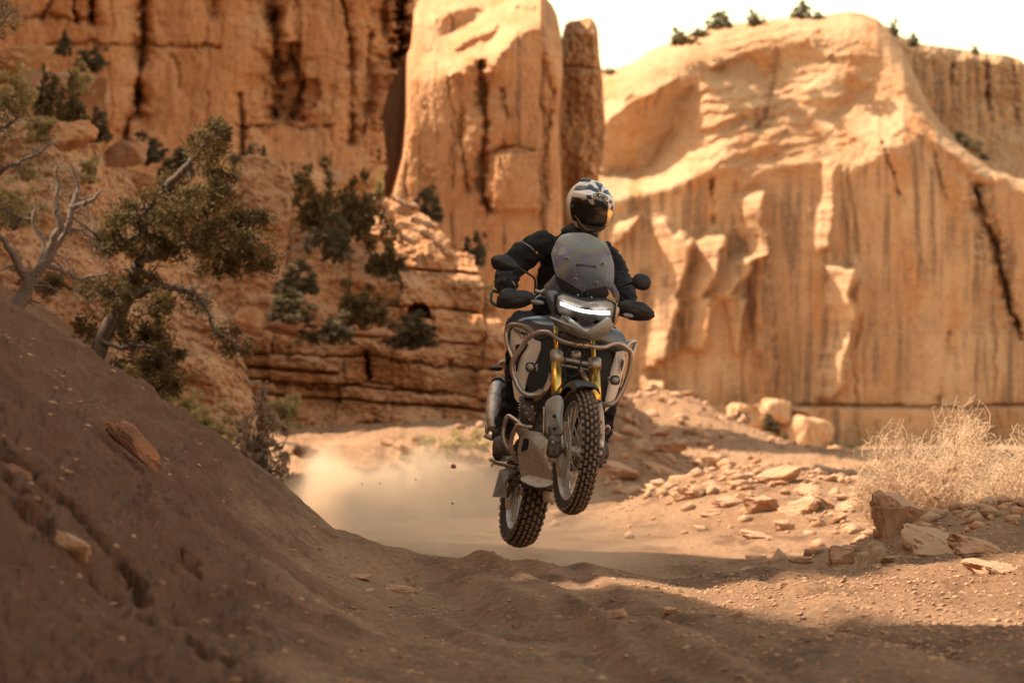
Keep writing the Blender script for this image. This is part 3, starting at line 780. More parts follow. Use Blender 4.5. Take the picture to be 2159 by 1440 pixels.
for i, (x, y, w, h, lb) in enumerate(shade):
    rock('rock', x, y, w, h, lb, Y=ground_Y(x, y, 45, 80) or 58, mat=[mstone_red, mstone][i % 2], seed=150 + i, group='rocks on the shaded mound', rot=(.1, rnd.uniform(-.5, .4), rnd.random()))
farb = [(1700,962,110,98,'great pale block standing at the foot of the dome'),(1410,872,80,34,'sunlit boulder at the left foot of the dome'),
 (1475,892,90,40,'sunlit boulder below the left flutes of the dome'),(1570,900,100,54,'pale boulder between the flutes at the dome foot'),
 (1640,880,70,40,'rough boulder left of the great pale block'),(1610,945,110,40,'broad flat boulder in front of the great pale block'),
 (1500,930,70,26,'low boulder on the rubble slope'),(1730,975,90,28,'flat boulder at the right foot of the great pale block'),
 (1555,965,60,22,'boulder at the bottom of the rubble slope'),(1345,868,60,24,'boulder at the far left of the rubble slope'),
 (1820,975,44,18,'small boulder on the plain left of the dry bush')]
for i, (x, y, w, h, lb) in enumerate(farb):
    rock('boulder', x, y, w, h, lb, Y=326.0, mat=mstone_pale, seed=170 + i, group='boulders at the foot of the dome', cat='boulder', rot=(0, rnd.uniform(-.2, .2), rnd.random()), boxy=.6)
left = [(30,150,170,74,118,'round topped brown boulder at the upper left edge'),(125,250,190,130,114,'large domed pale brown boulder behind the yellow shrubs'),
 (150,300,110,56,50,'sunlit white rock on the spur crest at upper left'),(640,400,130,60,104,'boulder on the bench under the left cliff'),
 (590,410,150,84,95,'tilted orange slab leaning on the hillside at upper left'),(700,400,70,50,110,'small boulder right of the tilted orange slab'),
 (930,590,100,52,93,'blocky ledge boulder left of the rider elbow'),(600,700,90,46,86,'reddish block on the hillside ledges'),
 (520,690,70,44,85,'block left of the reddish ledge block'),(880,580,80,36,92,'flat topped block above the hollow in the ledge'),
 (470,890,110,40,72,'pale slanting slab beside the brown twiggy bush'),(410,860,80,36,66,'sunlit slab at the foot of the big juniper'),
 (450,940,60,34,62,'sunlit block under the big juniper'),(260,340,90,50,60,'rock on the spur crest right of the sunlit white rock'),
 (760,400,60,40,100,'boulder near the dark gap between the cliffs'),(640,960,60,24,70,'flat rock at the edge of the far bend'),
 (575,1115,70,60,30,'reddish rounded rock at the mouth of the gully beside the dust')]
for i, (x, y, w, h, Y, lb) in enumerate(left):
    rock('boulder' if w > 100 else 'rock', x, y, w, h, lb, Y=Y, mat=[mrock_near, mstone_red][i % 2], seed=190 + i, cat='boulder' if w > 100 else 'rock', rot=(0, .35 if 'slab' in lb else rnd.uniform(-.15, .15), rnd.random()), boxy=.5)
sunny = [(815,460),(850,450),(835,490),(880,470),(900,500),(925,520),(860,510),(945,540),(870,440),(800,435),(910,480),(840,425)]
for i, (x, y) in enumerate(sunny):
    rock('rock', x, y, rnd.uniform(26, 50), rnd.uniform(12, 22), '%s sunlit rock of the bright rubble chute left of the rider shoulder' % ('lowest left','upper left','lower left','upper middle','middle','lower right','central','lowest right','topmost right','topmost left','right','small upper left')[i], Y=90.5, mat=mstone, seed=220 + i, group='sunlit rocks of the rubble chute', rot=(0, .4, rnd.random()))
mnd = [(815,938),(850,950),(880,935),(905,960),(860,975),(930,948),(955,972),(900,990),(840,995),(980,960)]
for i, (x, y) in enumerate(mnd):
    rock('rock', x, y, rnd.uniform(26, 44), rnd.uniform(14, 24), '%s pale rock of the rubble mound behind the dust' % ('leftmost','second from left','upper middle','middle','lower left','upper right','right','lowest middle','lowest left','rightmost')[i], Y=74 - (y - 930) * .12, mat=mstone, seed=240 + i, group='rocks of the mound behind the dust', rot=(0, .3, rnd.random()))

# loose stones, each one on its own place on the road
srnd = random.Random(3)
base_meshes = [stone_mesh(300 + k, n=12, sub=0) for k in range(6)]
for m_ in base_meshes: m_.materials.append(mstone_red if rnd.random() < .5 else mstone)
XW = ('far left bank', 'lower bank', 'left wheel rut', 'left of road', 'road below the dust', 'road under the wheels', 'middle of the road', 'road below the sunlit strip', 'right rut', 'pebbly verge', 'right edge of the verge')
YW = ('at the crest', 'just below the crest', 'halfway down', 'near the bottom', 'at the bottom')
used_ = {}
def place(px, py, k):
    a = XW[min(10, int((px - 300) / 169))] + ' ' + YW[min(4, int((py - 1215) / 44))]
    used_[a] = used_.get(a, 0) + 1
    return a + ('', ', beside another', ', third one there', ', fourth one there')[min(3, used_[a] - 1)]
for k in range(60):
    px = srnd.uniform(300, 2150); py = srnd.uniform(1215, 1435)
    Y = ground_Y(px, py, 10, 40)
    if Y is None: continue
    s = Y / FPX * srnd.uniform(9, 17)
    o = bpy.data.objects.new('stone', base_meshes[k % 6]); col.objects.link(o)
    o.location = V(px, py, Y); o.scale = (s * srnd.uniform(.9, 1.6), s * 1.2, s * srnd.uniform(.5, .9)); o.rotation_euler = (0, 0, srnd.uniform(0, 6))
    tag(o, 'small loose stone on the %s' % place(px, py, k), 'stone', 'small loose stones on the road')
# gravel and clods nobody could count
gr = np.random.RandomState(5)
ico = np.array([(0,0,1),(.894,0,.447),(.276,.851,.447),(-.724,.526,.447),(-.724,-.526,.447),(.276,-.851,.447),(.724,.526,-.447),(-.276,.851,-.447),(-.894,0,-.447),(-.276,-.851,-.447),(.724,-.526,-.447),(0,0,-1)])
icf = np.array([(0,1,2),(0,2,3),(0,3,4),(0,4,5),(0,5,1),(1,6,2),(2,6,7),(2,7,3),(3,7,8),(3,8,4),(4,8,9),(4,9,5),(5,9,10),(5,10,1),(1,10,6),(6,11,7),(7,11,8),(8,11,9),(9,11,10),(10,11,6)])
def scatter(name, X, Y, S, mat, label, flat=.6, seed=1):
    r = np.random.RandomState(seed)
    Z = zground(X, Y)
    n = len(X)
    vs = ico[None] * (1 + .34 * r.randn(n, 12, 1)) * S[:, None, None] * np.stack([r.uniform(.7, 1.5, n), r.uniform(.7, 1.5, n), np.full(n, flat)], -1)[:, None, :]
    vs = vs + np.stack([X, Y, Z + S * flat * .35], -1)[:, None, :]
    f = icf[None] + (np.arange(n) * 12)[:, None, None]
    o = link(name, mesh_np(name, vs.reshape(-1, 3), f.reshape(-1, 3), smooth=False), mat)
    return tag(o, label, kind='stuff')
n = 26000
Yg = gr.uniform(10.5, 27, n); Xg = (gr.uniform(-1.1, 1.1, n)) * Yg * CX / FPX
keep = (gr.rand(n) < .16 - .13 * sm(-.6, -1.2, Xg + .06 * (Yg - 16)) + .84 * sm(.6, 1.5, Xg + .06 * (Yg - 16)) * sm(13, 15, Yg) + .02 * (Xg < -1) + .3 * (N2(Xg, Yg, 4) > 1.0))
Xg, Yg = Xg[keep], Yg[keep]
scatter('gravel', Xg, Yg, .0035 + .011 * gr.rand(len(Xg)) ** 3.0, mstone, 'fine gravel and clods strewn over the road and the pebbly verge')
n = 3800
Xr = gr.normal(0, 1, n); Yr = gr.normal(0, 1, n)
cx_ = np.array([(2.7,43,1.3,2.6),(3.4,27.5,.9,1.5),(1.5,60,1.2,3),(4.3,38,1.6,6),(2.0,64,1.5,4),(-3.6,44,1.0,7),(4.2,62,2.4,10),(3.6,92,2.4,6),(2.6,78,2.5,8)])[gr.randint(0, 9, n)]
Xr = cx_[:, 0] + Xr * cx_[:, 2] * .75; Yr = cx_[:, 1] + Yr * cx_[:, 3] * .75
scatter('rubble', Xr, Yr, (.012 + .075 * gr.rand(n) ** 4.5) * (.5 + Yr / 60), mstone, 'small rubble covering the berms and mounds', .7, 2)

# ---------------------------------------------------------------- vegetation
mbark = plain('grey_bark', (.085, .058, .043), .9, bump=.6, bscale=40, vary=.35)
mdead = plain('bleached_wood', (.14, .10, .078), .85, bump=.5, bscale=50, vary=.35)
def leaf_mat(name, c1, c2, scale=8.0, tl=.3):
    m, nt, b = new_mat(name)
    f = node_noise(nt, scale, (1, 1, 1), 4, .6, .35, .65)
    c = node_mix(nt, f, c1, c2)
    nt.links.new(c, b.inputs['Base Color']); b.inputs['Roughness'].default_value = .75
    b.inputs['Specular IOR Level'].default_value = .2
    tr = nt.nodes.new('ShaderNodeBsdfTranslucent'); nt.links.new(c, tr.inputs[0])
    mx = nt.nodes.new('ShaderNodeMixShader'); mx.inputs[0].default_value = tl
    nt.links.new(b.outputs[0], mx.inputs[1]); nt.links.new(tr.outputs[0], mx.inputs[2])
    nt.links.new(mx.outputs[0], nt.nodes['Material Output'].inputs[0])
    return m
mjun = leaf_mat('juniper_foliage', (.070, .048, .019), (.175, .122, .048), 6)
mscrub = leaf_mat('dark_scrub', (.075, .062, .034), (.17, .135, .078), 3)
myel = leaf_mat('yellow_scrub', (.34, .26, .11), (.52, .42, .20), 3, .45)
mstraw = leaf_mat('straw_twigs', (.74, .56, .40), (.88, .72, .55), 5, .45)
mpale = leaf_mat('hazed_scrub', (.13, .105, .055), (.24, .19, .10), 3)  # lighter scrub for the skyline, distance haze put into the leaf colour
mgrey = leaf_mat('dry_twigs', (.17, .12, .08), (.30, .22, .15), 5)

def tubes(lines, sides=5):
    """lines: list of (points, radii) -> verts, faces of tapering tubes"""
    vs, fs = [], []
    for pts, rad in lines:
        pts = np.asarray(pts, float); n = len(pts)
        t = np.gradient(pts, axis=0); t /= np.linalg.norm(t, axis=1)[:, None] + 1e-9
        ref = np.array([0.0, 1.0, 0.1]) if abs(t[:, 1]).mean() < .8 else np.array([1.0, 0, 0])
        a = np.cross(t, ref); a /= np.linalg.norm(a, axis=1)[:, None] + 1e-9
        b = np.cross(t, a)
        ang = np.arange(sides) / sides * 2 * np.pi
        ring = pts[:, None] + (a[:, None] * np.cos(ang)[None, :, None] + b[:, None] * np.sin(ang)[None, :, None]) * np.asarray(rad, float)[:, None, None]
        base = sum(len(v) for v in vs)
        vs.append(ring.reshape(-1, 3))
        i = np.arange(n - 1)[:, None] * sides + np.arange(sides)[None]
        j = np.arange(n - 1)[:, None] * sides + (np.arange(sides)[None] + 1) % sides
        fs.append((np.stack([i, j, j + sides, i + sides], -1).reshape(-1, 4)) + base)
    return np.concatenate(vs), np.concatenate(fs)
def wander(r, p0, p1, n=10, amp=.06, sag=0.0):
    p0 = np.array(p0, float); p1 = np.array(p1, float); L = np.linalg.norm(p1 - p0)
    t = np.linspace(0, 1, n)[:, None]
    w = np.cumsum(r.randn(n, 3), 0); w -= w[0] + (w[-1] - w[0]) * t
    return p0 + (p1 - p0) * t + w * amp * L / math.sqrt(n) + np.array([0, 0, sag * L]) * (t * (1 - t) * 4)
def leaves(r, centres, radii, per, size, squash=(1, 1, 1)):
    c = np.repeat(np.asarray(centres, float), per, 0); rr = np.repeat(np.asarray(radii, float), per)[:, None]
    d = r.randn(len(c), 3); d /= np.linalg.norm(d, axis=1)[:, None]
    c = c + d * rr * (r.rand(len(c), 1) ** .45) * np.array(squash)
    a = r.randn(len(c), 3); a /= np.linalg.norm(a, axis=1)[:, None]
    b = np.cross(a, r.randn(len(c), 3)); b /= np.linalg.norm(b, axis=1)[:, None]
    s = size * r.uniform(.6, 1.4, (len(c), 1))
    v = np.stack([c - a * s, c + b * s * .45, c + a * s, c - b * s * .45], 1).reshape(-1, 3)
    return v, (np.arange(len(c))[:, None] * 4 + np.arange(4)[None])

def tree(name, label, cat, Y, limbs, clusters, seed, leaf=mjun, bark=mbark, per=46, tuft_px=15, leaf_px=3.2, twigs=5, depth=.9, base=None):
    """limbs: [(width_px, [(px, py, dy)...])]; clusters: [(px, py, rx, ry)]"""
    r = np.random.RandomState(seed)
    s = Y / FPX
    b = base or limbs[0][1][0]
    root = empty(name, V(b[0], b[1], Y), label, cat)
    big, small = [], []
    ends = []
    for w, pts in limbs:
        pp = np.array([P(x, y, Y + (d * depth)) for x, y, d in pts])
        seg = np.concatenate([wander(r, pp[i], pp[i + 1], 7, .10)[(1 if i else 0):] for i in range(len(pp) - 1)])
        rad = np.linspace(w, max(w * .25, 1.0), len(seg)) * s * .5
        big.append((seg, rad)); ends.append(seg)
        for k in range(int(twigs * len(pp))):
            i = r.randint(len(seg) // 4, len(seg)); L = r.uniform(25, 80) * s
            dr = r.randn(3); dr /= np.linalg.norm(dr); dr[1] *= .8
            q = wander(r, seg[i], seg[i] + dr * L, 8, .22)
            small.append((q, np.linspace(max(1.0, rad[i] / s * .5), .5, 8) * s * .5))
    allp = np.concatenate(ends)
    cen, rad = [], []
    for x, y, rx, ry in clusters:
        dY = r.uniform(-.5, .5) * depth
        c0 = P(x, y, Y + dY)
        j = np.argmin(np.linalg.norm(allp - c0, axis=1))
        small.append((wander(r, allp[j], c0, 9, .12), np.linspace(2.6, 1.0, 9) * s * .5 * 1.6))
        nt_ = max(5, int(rx * ry / 85))
        for k in range(nt_):
            a = r.rand() * 6.28; q = math.sqrt(r.rand())
            cc = P(x + math.cos(a) * rx * q, y + math.sin(a) * ry * q, Y + dY + r.uniform(-1, 1) * max(rx, ry) * s * .7)
            cen.append(cc); rad.append(tuft_px * s * r.uniform(.5, 1.15))
            if k % 2 == 0: small.append((wander(r, c0, cc, 6, .15), np.linspace(1.5, .6, 6) * s * .6))
    v, f = tubes(big, 7)
    link('trunk', mesh_np('trunk', v, f), bark, root)
    v, f = tubes(small, 4)
    link('branches', mesh_np('branches', v, f), bark, root)
    if cen:
        v, f = leaves(r, cen, rad, per, leaf_px * s)
        link('crown', mesh_np('crown', v, f, False), leaf, root)
    return root
tree('juniper_tree', 'large leaning juniper with dark green foliage behind the near bank', 'juniper tree', 40.0,
     [(44, [(178, 860, 0), (190, 790, 0), (215, 720, .1), (262, 640, 0), (292, 560, .1), (300, 470, 0), (350, 400, .1), (410, 330, 0), (450, 275, 0)]),
      (17, [(262, 640, 0), (330, 600, -.3), (400, 615, -.4), (430, 640, -.4), (450, 690, -.5), (505, 740, -.5)]),
      (14, [(292, 560, 0), (380, 520, .3), (470, 500, .4), (520, 470, .5), (560, 440, .5)]),
      (12, [(300, 500, 0), (220, 500, -.2), (170, 470, -.2)]), (12, [(262, 640, 0), (180, 620, .3), (110, 590, .3)]),
      (12, [(300, 470, 0), (400, 450, .2), (480, 400, .3)]), (12, [(190, 790, 0), (260, 800, .1), (330, 830, 0)]),
      (11, [(215, 720, 0), (300, 730, -.2), (370, 760, -.3)]), (8, [(430, 500, .3), (520, 545, .4), (600, 540, .5), (640, 500, .5)])],
     [(455,285,32,30),(415,300,30,24),(470,270,18,22),(440,345,34,28),(478,370,22,24),(370,395,42,26),(420,405,40,24),(300,440,62,34),(380,450,60,32),(460,420,40,34),(240,470,40,26),
      (250,520,54,28),(330,520,66,34),(420,500,60,34),(490,480,40,34),(530,520,34,30),(500,560,36,24),(540,470,26,24),(220,610,60,26),(300,600,40,24),(330,650,40,30),(270,665,50,22),
      (190,690,30,22),(300,715,54,30),(355,740,34,34),(300,780,60,34),(350,810,36,38),(290,845,46,34),(250,800,34,28),(330,875,30,28),(480,705,26,14),(505,735,24,16),(420,640,26,16),(450,560,40,20),(110,600,40,20),(560,555,30,20)],
     51, per=100, tuft_px=25, leaf_px=4.0, twigs=9)
tree('dead_tree', 'bleached dead juniper snag leaning over the near bank at left', 'dead tree', 37.0,
     [(40, [(18, 668, 0), (60, 600, 0), (105, 540, 0), (140, 490, 0)]), (22, [(100, 545, 0), (130, 480, -.1), (118, 420, -.1), (122, 350, -.1)]),
      (18, [(140, 490, 0), (150, 440, 0), (200, 420, 0), (214, 400, 0)]), (14, [(150, 440, 0), (165, 400, .1), (148, 345, .1)]),
      (22, [(60, 600, 0), (30, 540, -.1), (0, 500, -.2), (-30, 440, -.2)]), (12, [(90, 560, 0), (70, 470, .2), (75, 420, .2)]),
      (12, [(100, 560, 0), (170, 590, .2), (230, 575, .2)]), (9, [(140, 480, 0), (190, 500, .2), (205, 545, .2)])],
     [], 52, bark=mdead, twigs=6)
tree('juniper_tree', 'juniper cut by the left edge with foliage tufts and grey twigs', 'juniper tree', 38.0,
     [(26, [(-60, 640, 0), (-50, 400, 0), (-40, 200, 0), (-20, 40, 0)]), (12, [(-50, 400, 0), (20, 350, 0), (70, 330, .2), (110, 300, .2)]), (12, [(-45, 300, 0), (10, 270, 0), (50, 240, 0)]),
      (10, [(-30, 80, 0), (10, 40, 0), (35, 20, 0)]), (10, [(-50, 460, 0), (10, 440, 0), (60, 470, 0)])],
     [(5,15,34,24),(15,50,26,14),(-25,60,30,30),(8,205,26,24),(20,240,34,24),(10,280,28,14),(-30,330,40,30),(-10,430,40,24)],
     53, twigs=12)

def shrub_mesh(seed, n_t=60, per=34, twig=14, leafs=.05):
    r = np.random.RandomState(seed)
    d = r.randn(n_t, 3); d /= np.linalg.norm(d, axis=1)[:, None]; d[:, 2] = np.abs(d[:, 2])
    lump = 1 + .25 * np.sin(d[:, 0] * 5 + seed) + .2 * np.cos(d[:, 1] * 6 + seed * 2)
    c = d * (r.rand(n_t, 1) ** .4) * lump[:, None] * np.array([.42, .42, .8]) + np.array([0, 0, .05])
    v, f = leaves(r, c, np.full(n_t, .10), per, leafs)
    lines = [(wander(r, (r.uniform(-.05, .05), 0, -.05), c[k], 6, .2), np.linspace(.014, .004, 6)) for k in range(0, n_t, max(1, n_t // twig))]
    v2, f2 = tubes(lines, 3)
    f = f.tolist(); f2 = (f2 + len(v)).tolist()
    me = mesh_np('shrub', np.concatenate([v, v2]), f + f2, False)
    mi = np.zeros(len(me.polygons), np.int32); mi[len(f):] = 1
    me.polygons.foreach_set('material_index', mi)
    return me
shr = {}
for kind, lm in (('dark', mscrub), ('yellow', myel), ('grey', mgrey), ('green', mjun), ('pale', mpale)):
    shr[kind] = []
    for k in range(3):
        me = shrub_mesh(60 + k * 7 + len(kind), per=34 if kind != 'grey' else 10, twig=14 if kind != 'grey' else 60)
        me.materials.append(lm); me.materials.append(mbark); shr[kind].append(me)
def shrub(kind, px, py, w, h, Y, label, k=0, name='shrub', cat='shrub', group=None):
    """px, py: bottom centre"""
    o = bpy.data.objects.new(name, shr[kind][k % 3]); col.objects.link(o)
    s = Y / FPX
    o.location = V(px, py, Y); o.scale = (w * s, w * s, h * s * 1.1); o.rotation_euler = (0, 0, (px * 1.7) % 6.28)
    return tag(o, label, cat, group)
SH = [('dark',135,118,46,50,112,'small dark shrub on the ledge above the domed boulder'),('dark',195,150,90,50,112,'wide dark shrub right of the domed boulder top'),
 ('green',95,245,80,100,56,'dark green shrub standing among the yellow shrubs at upper left'),('green',150,275,90,110,57,'tall dark shrub in front of the domed boulder'),
 ('dark',205,298,76,70,60,'round dark shrub on the spur crest below the cliff crack'),('yellow',28,235,90,100,52,'bright yellow shrub at the upper left edge'),
 ('yellow',165,200,70,60,60,'yellow shrub in front of the domed boulder'),('yellow',95,300,110,60,54,'pale yellow grass clump on the spur crest'),('yellow',30,480,120,100,50,'yellow shrub behind the bare snag branches'),
 ('yellow',60,380,60,50,50,'small yellow shrub above the snag branches'),('yellow',190,385,50,60,56,'yellow grass on the spur below the sunlit white rock'),
 ('dark',310,345,110,60,98,'grey green shrub at the foot of the left cliff'),('dark',375,375,100,60,98,'dark shrub left of the juniper top'),
 ('dark',520,430,110,120,96,'tall dark shrub right of the juniper top'),('dark',590,440,80,60,95,'dark shrub below the tilted orange slab'),
 ('green',672,490,130,140,88,'large dark shrub on the left of the central pair'),('green',755,500,110,150,90,'large dark shrub on the right of the central pair'),
 ('dark',705,550,120,90,86,'dark shrub below the central pair'),('green',815,600,120,120,90,'dark shrub left of the rubble chute'),
 ('dark',630,620,110,70,84,'low dark shrub on the middle ledge'),('dark',850,625,100,60,91,'low shrub above the ledge hollow'),
 ('dark',620,680,140,70,82,'dark shrub band on the lower left ledge'),('green',765,690,150,110,84,'largest dark shrub on the lower ledge'),
 ('dark',700,725,150,60,82,'shrub hanging over the red band left of centre'),('dark',865,735,150,70,86,'spreading shrub below the ledge hollow'),
 ('dark',985,750,100,66,92,'round shrub left of the tank crash bar'),('green',1018,730,56,100,94,'upright shrub close behind the mirror side of the motorcycle'),
 ('dark',895,470,90,70,112,'grey shrub at the foot of the central buttress'),('dark',1000,560,70,70,112,'grey shrub behind the rider elbow'),('dark',960,625,90,40,95,'low shrub strip left of the rider elbow'),
 ('yellow',800,425,30,60,92,'narrow yellow plant at the top of the rubble chute'),('yellow',970,610,60,56,93,'yellow shrub at the lower end of the rubble chute'),('yellow',1012,650,70,60,93,'yellow shrub just left of the rider forearm'),
 ('grey',545,1010,190,190,44,'brown twiggy bush on the bank left of the dust'),('yellow',600,905,90,80,66,'straw coloured shrub above the brown twiggy bush'),
 ('yellow',430,930,120,80,52,'pale sunlit shrub under the big juniper'),('dark',350,1010,170,110,33,'dark grey shrub behind the crest of the near bank'),('grey',450,1010,120,80,36,'grey shrub right of the crest of the near bank'),
 ('yellow',390,900,90,80,56,'yellow tuft beside the sunlit slab under the juniper'),('yellow',500,830,70,50,76,'small yellow plant on the talus left of the red band'),
 ('yellow',970,1010,150,110,72,'hazy yellow shrub behind the dust left of the motorcycle'),('yellow',900,1000,80,60,70,'small hazy yellow shrub behind the dust'),
 ('yellow',1310,895,60,30,110,'golden shrub behind the shaded mound'),('yellow',1365,893,60,24,112,'second golden shrub right of the front wheel'),('dark',1330,880,60,40,120,'dark shrub above the golden shrubs'),
 ('dark',1520,962,130,66,120,'dark shrub at the end of the brown slope'),('dark',1570,985,90,50,112,'dark shrub right of the yellow clump'),('yellow',1540,1000,90,76,100,'yellow clump of grass below the dark shrub'),
 ('yellow',1650,985,60,60,150,'yellow shrub in front of the great pale block'),('dark',1710,985,50,40,160,'small dark shrub at the foot of the dome'),('yellow',1800,985,60,60,140,'yellow shrub on the plain left of the dry bush'),
 ('dark',1625,905,50,30,322,'olive shrub on the rubble slope'),('dark',1560,890,50,24,322,'second olive shrub on the rubble slope'),
 ('dark',1437,96,66,42,384,'dark shrub on the left shoulder of the dome skyline'),('dark',1512,62,66,44,384,'largest shrub on the left of the dome skyline'),('dark',1475,78,50,22,384,'low shrub between the two left skyline shrubs'),
 ('dark',1592,56,44,40,384,'faint shrub left of the dome summit'),('dark',1690,40,50,46,384,'rounded shrub on the dome summit'),('dark',1725,42,30,22,384,'low shrub right of the summit shrub'),
 ('dark',1882,80,36,44,440,'shrub on the right shoulder of the skyline'),('dark',1925,100,32,34,445,'shrub right of the shoulder shrub'),('dark',2055,115,20,24,450,'tiny shrub on the far plateau rim'),
 ('dark',1285,158,36,18,384,'low dark shrub on the dome rim beside the pinnacle'),('dark',2035,320,90,46,386,'dark shrub in the gully behind the dome shoulder'),('dark',2070,338,36,20,386,'small dark shrub below the gully shrub')]
for i, (kd, x, y, w, h, Y, lb) in enumerate(SH):
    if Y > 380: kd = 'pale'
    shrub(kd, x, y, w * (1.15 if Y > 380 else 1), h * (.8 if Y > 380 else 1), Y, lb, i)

# dry bush on the right: a tangle of curling straw twigs
def dry_bush(seed, X, Y, z, rx, ry, h, n, label):
    r = np.random.RandomState(seed)
    root = empty('dry_bush', (X, Y, z), label, 'dry bush')
    lines, stems = [], []
    for k in range(n):
        a = r.rand() * 6.283; q = math.sqrt(r.rand())
        b0 = np.array([X + math.cos(a) * rx * q * .35, Y + math.sin(a) * ry * q * .35, z - .05])
        hh = h * (1 - .5 * q * q) * (.72 + .28 * math.sin(a * 2.3 + seed) * math.cos(q * 5 + a)) * r.uniform(.35, 1.12)
        tip = np.array([X + math.cos(a) * rx * q * 1.05, Y + math.sin(a) * ry * q, z + hh])
        if k < 60:
            stems.append((wander(r, b0, b0 + (tip - b0) * .8, 9, .15), np.linspace(.020, .004, 9)))
        m = b0 + (tip - b0) * r.uniform(.25, .8)
        ln = wander(r, m, tip, 12, .20)
        c = np.linspace(0, 1, 12)[:, None]
        ph = r.rand() * 6.28; amp = r.uniform(.03, .11)
        ln = ln + amp * np.concatenate([np.sin(c * r.uniform(5, 11) + ph), np.cos(c * 7 + ph), .6 * np.sin(c * 9 + ph)], 1) * c
        lines.append((ln, np.linspace(.0040, .0018, 12)))
    v, f = tubes(lines, 3); link('twigs', mesh_np('twigs', v, f), mstraw, root)
    v, f = tubes(stems, 5); link('stem', mesh_np('stem', v, f), mgrey, root)
dry_bush(71, 3.6, 31.4, -.05, .85, 1.0, 1.12, 2600, 'pale straw coloured dry bush behind the square boulder')
dry_bush(72, 4.45, 29.6, -.05, .95, 1.0, 1.12, 3000, 'tall dry bush of curling twigs cut by the right edge')
r_ = np.random.RandomState(9)
def tuft(px, py, Y, w, h, n, label, mat=mstraw):
    o = V(px, py, Y); s = Y / FPX
    ls = []
    for k in range(n):
        b0 = np.array(o) + np.array([r_.uniform(-w, w) * s * .4, r_.uniform(-.1, .1), -.02])
        t = b0 + np.array([r_.normal(0, w * s * .3), r_.normal(0, .08), h * s * r_.uniform(.5, 1)])
        ls.append((wander(r_, b0, t, 6, .12), np.linspace(.0022, .0008, 6)))
    v, f = tubes(ls, 3)
    tag(link('grass_tuft', mesh_np('grass_tuft', v, f), mat, origin=o), label, 'grass tuft')
tuft(1845, 1195, 26.2, 60, 60, 90, 'dry grass tuft in front of the square boulder')
tuft(1812, 1200, 26.0, 34, 36, 50, 'small dry grass tuft at the shadow edge left of the square boulder')
tuft(200, 838, 20.4, 14, 44, 3, 'single pale dry stalk standing on the crest of the near bank', mdead)
tag(bpy.data.objects['grass_tuft.002'], cat='stalk')
bpy.data.objects['grass_tuft.002'].name = 'dry_stalk'
# ---------------------------------------------------------------- motorcycle
MX = FPX / 22.0                                    # about 368 photograph pixels per metre at the machine
def cr(pts, k=6, closed=False):
    """Catmull-Rom curve through points"""
    p = np.asarray(pts, float); n = len(p); out = []
    rng = range(n) if closed else range(n - 1)
    for i in rng:
        a, b_, c, d = (p[(i - 1) % n], p[i], p[(i + 1) % n], p[(i + 2) % n]) if closed else (p[max(i - 1, 0)], p[i], p[i + 1], p[min(i + 2, n - 1)])
        for t in np.linspace(0, 1, k, endpoint=False):
            out.append(.5 * ((2 * b_) + (c - a) * t + (2 * a - 5 * b_ + 4 * c - d) * t * t + (3 * b_ - a - 3 * c + d) * t ** 3))
    if not closed: out.append(p[-1])
    return np.array(out)
def W3(pts):
    a = np.asarray(pts, float); return P(a[:, 0], a[:, 1], a[:, 2])
def tube(name, pts, r, mat, parent, sides=10, k=6, caps=True, smooth=True):
    """pts (px, py, Y); r metres (one value or one per point)"""
    w = W3(pts)
    rr = np.full(len(w), float(r)) if np.isscalar(r) else np.asarray(r, float)
    c = cr(np.concatenate([w, rr[:, None]], 1), k) if k > 1 else np.concatenate([w, rr[:, None]], 1)
    v, f = tubes([(c[:, :3], np.maximum(c[:, 3], 1e-4))], sides)
    f = f.tolist()
    if caps:
        n = len(c); f.append(list(range(sides))[::-1]); f.append([(n - 1) * sides + i for i in range(sides)])
    return link(name, mesh_np(name, v, f, smooth), mat, parent)
def merge_tubes(name, specs, mat, parent, sides=8, k=5):
    ls = []
    for pts, r in specs:
        w = W3(pts); rr = np.full(len(w), float(r)) if np.isscalar(r) else np.asarray(r, float)
        c = cr(np.concatenate([w, rr[:, None]], 1), k) if len(w) > 2 else np.concatenate([w, rr[:, None]], 1)
        ls.append((c[:, :3], np.maximum(c[:, 3], 1e-4)))
    v, f = tubes(ls, sides); f = f.tolist(); b0 = 0
    for c, _ in ls:
        n = len(c); f.append([b0 + i for i in range(sides)][::-1]); f.append([b0 + (n - 1) * sides + i for i in range(sides)]); b0 += n * sides
    return link(name, mesh_np(name, v, f), mat, parent)
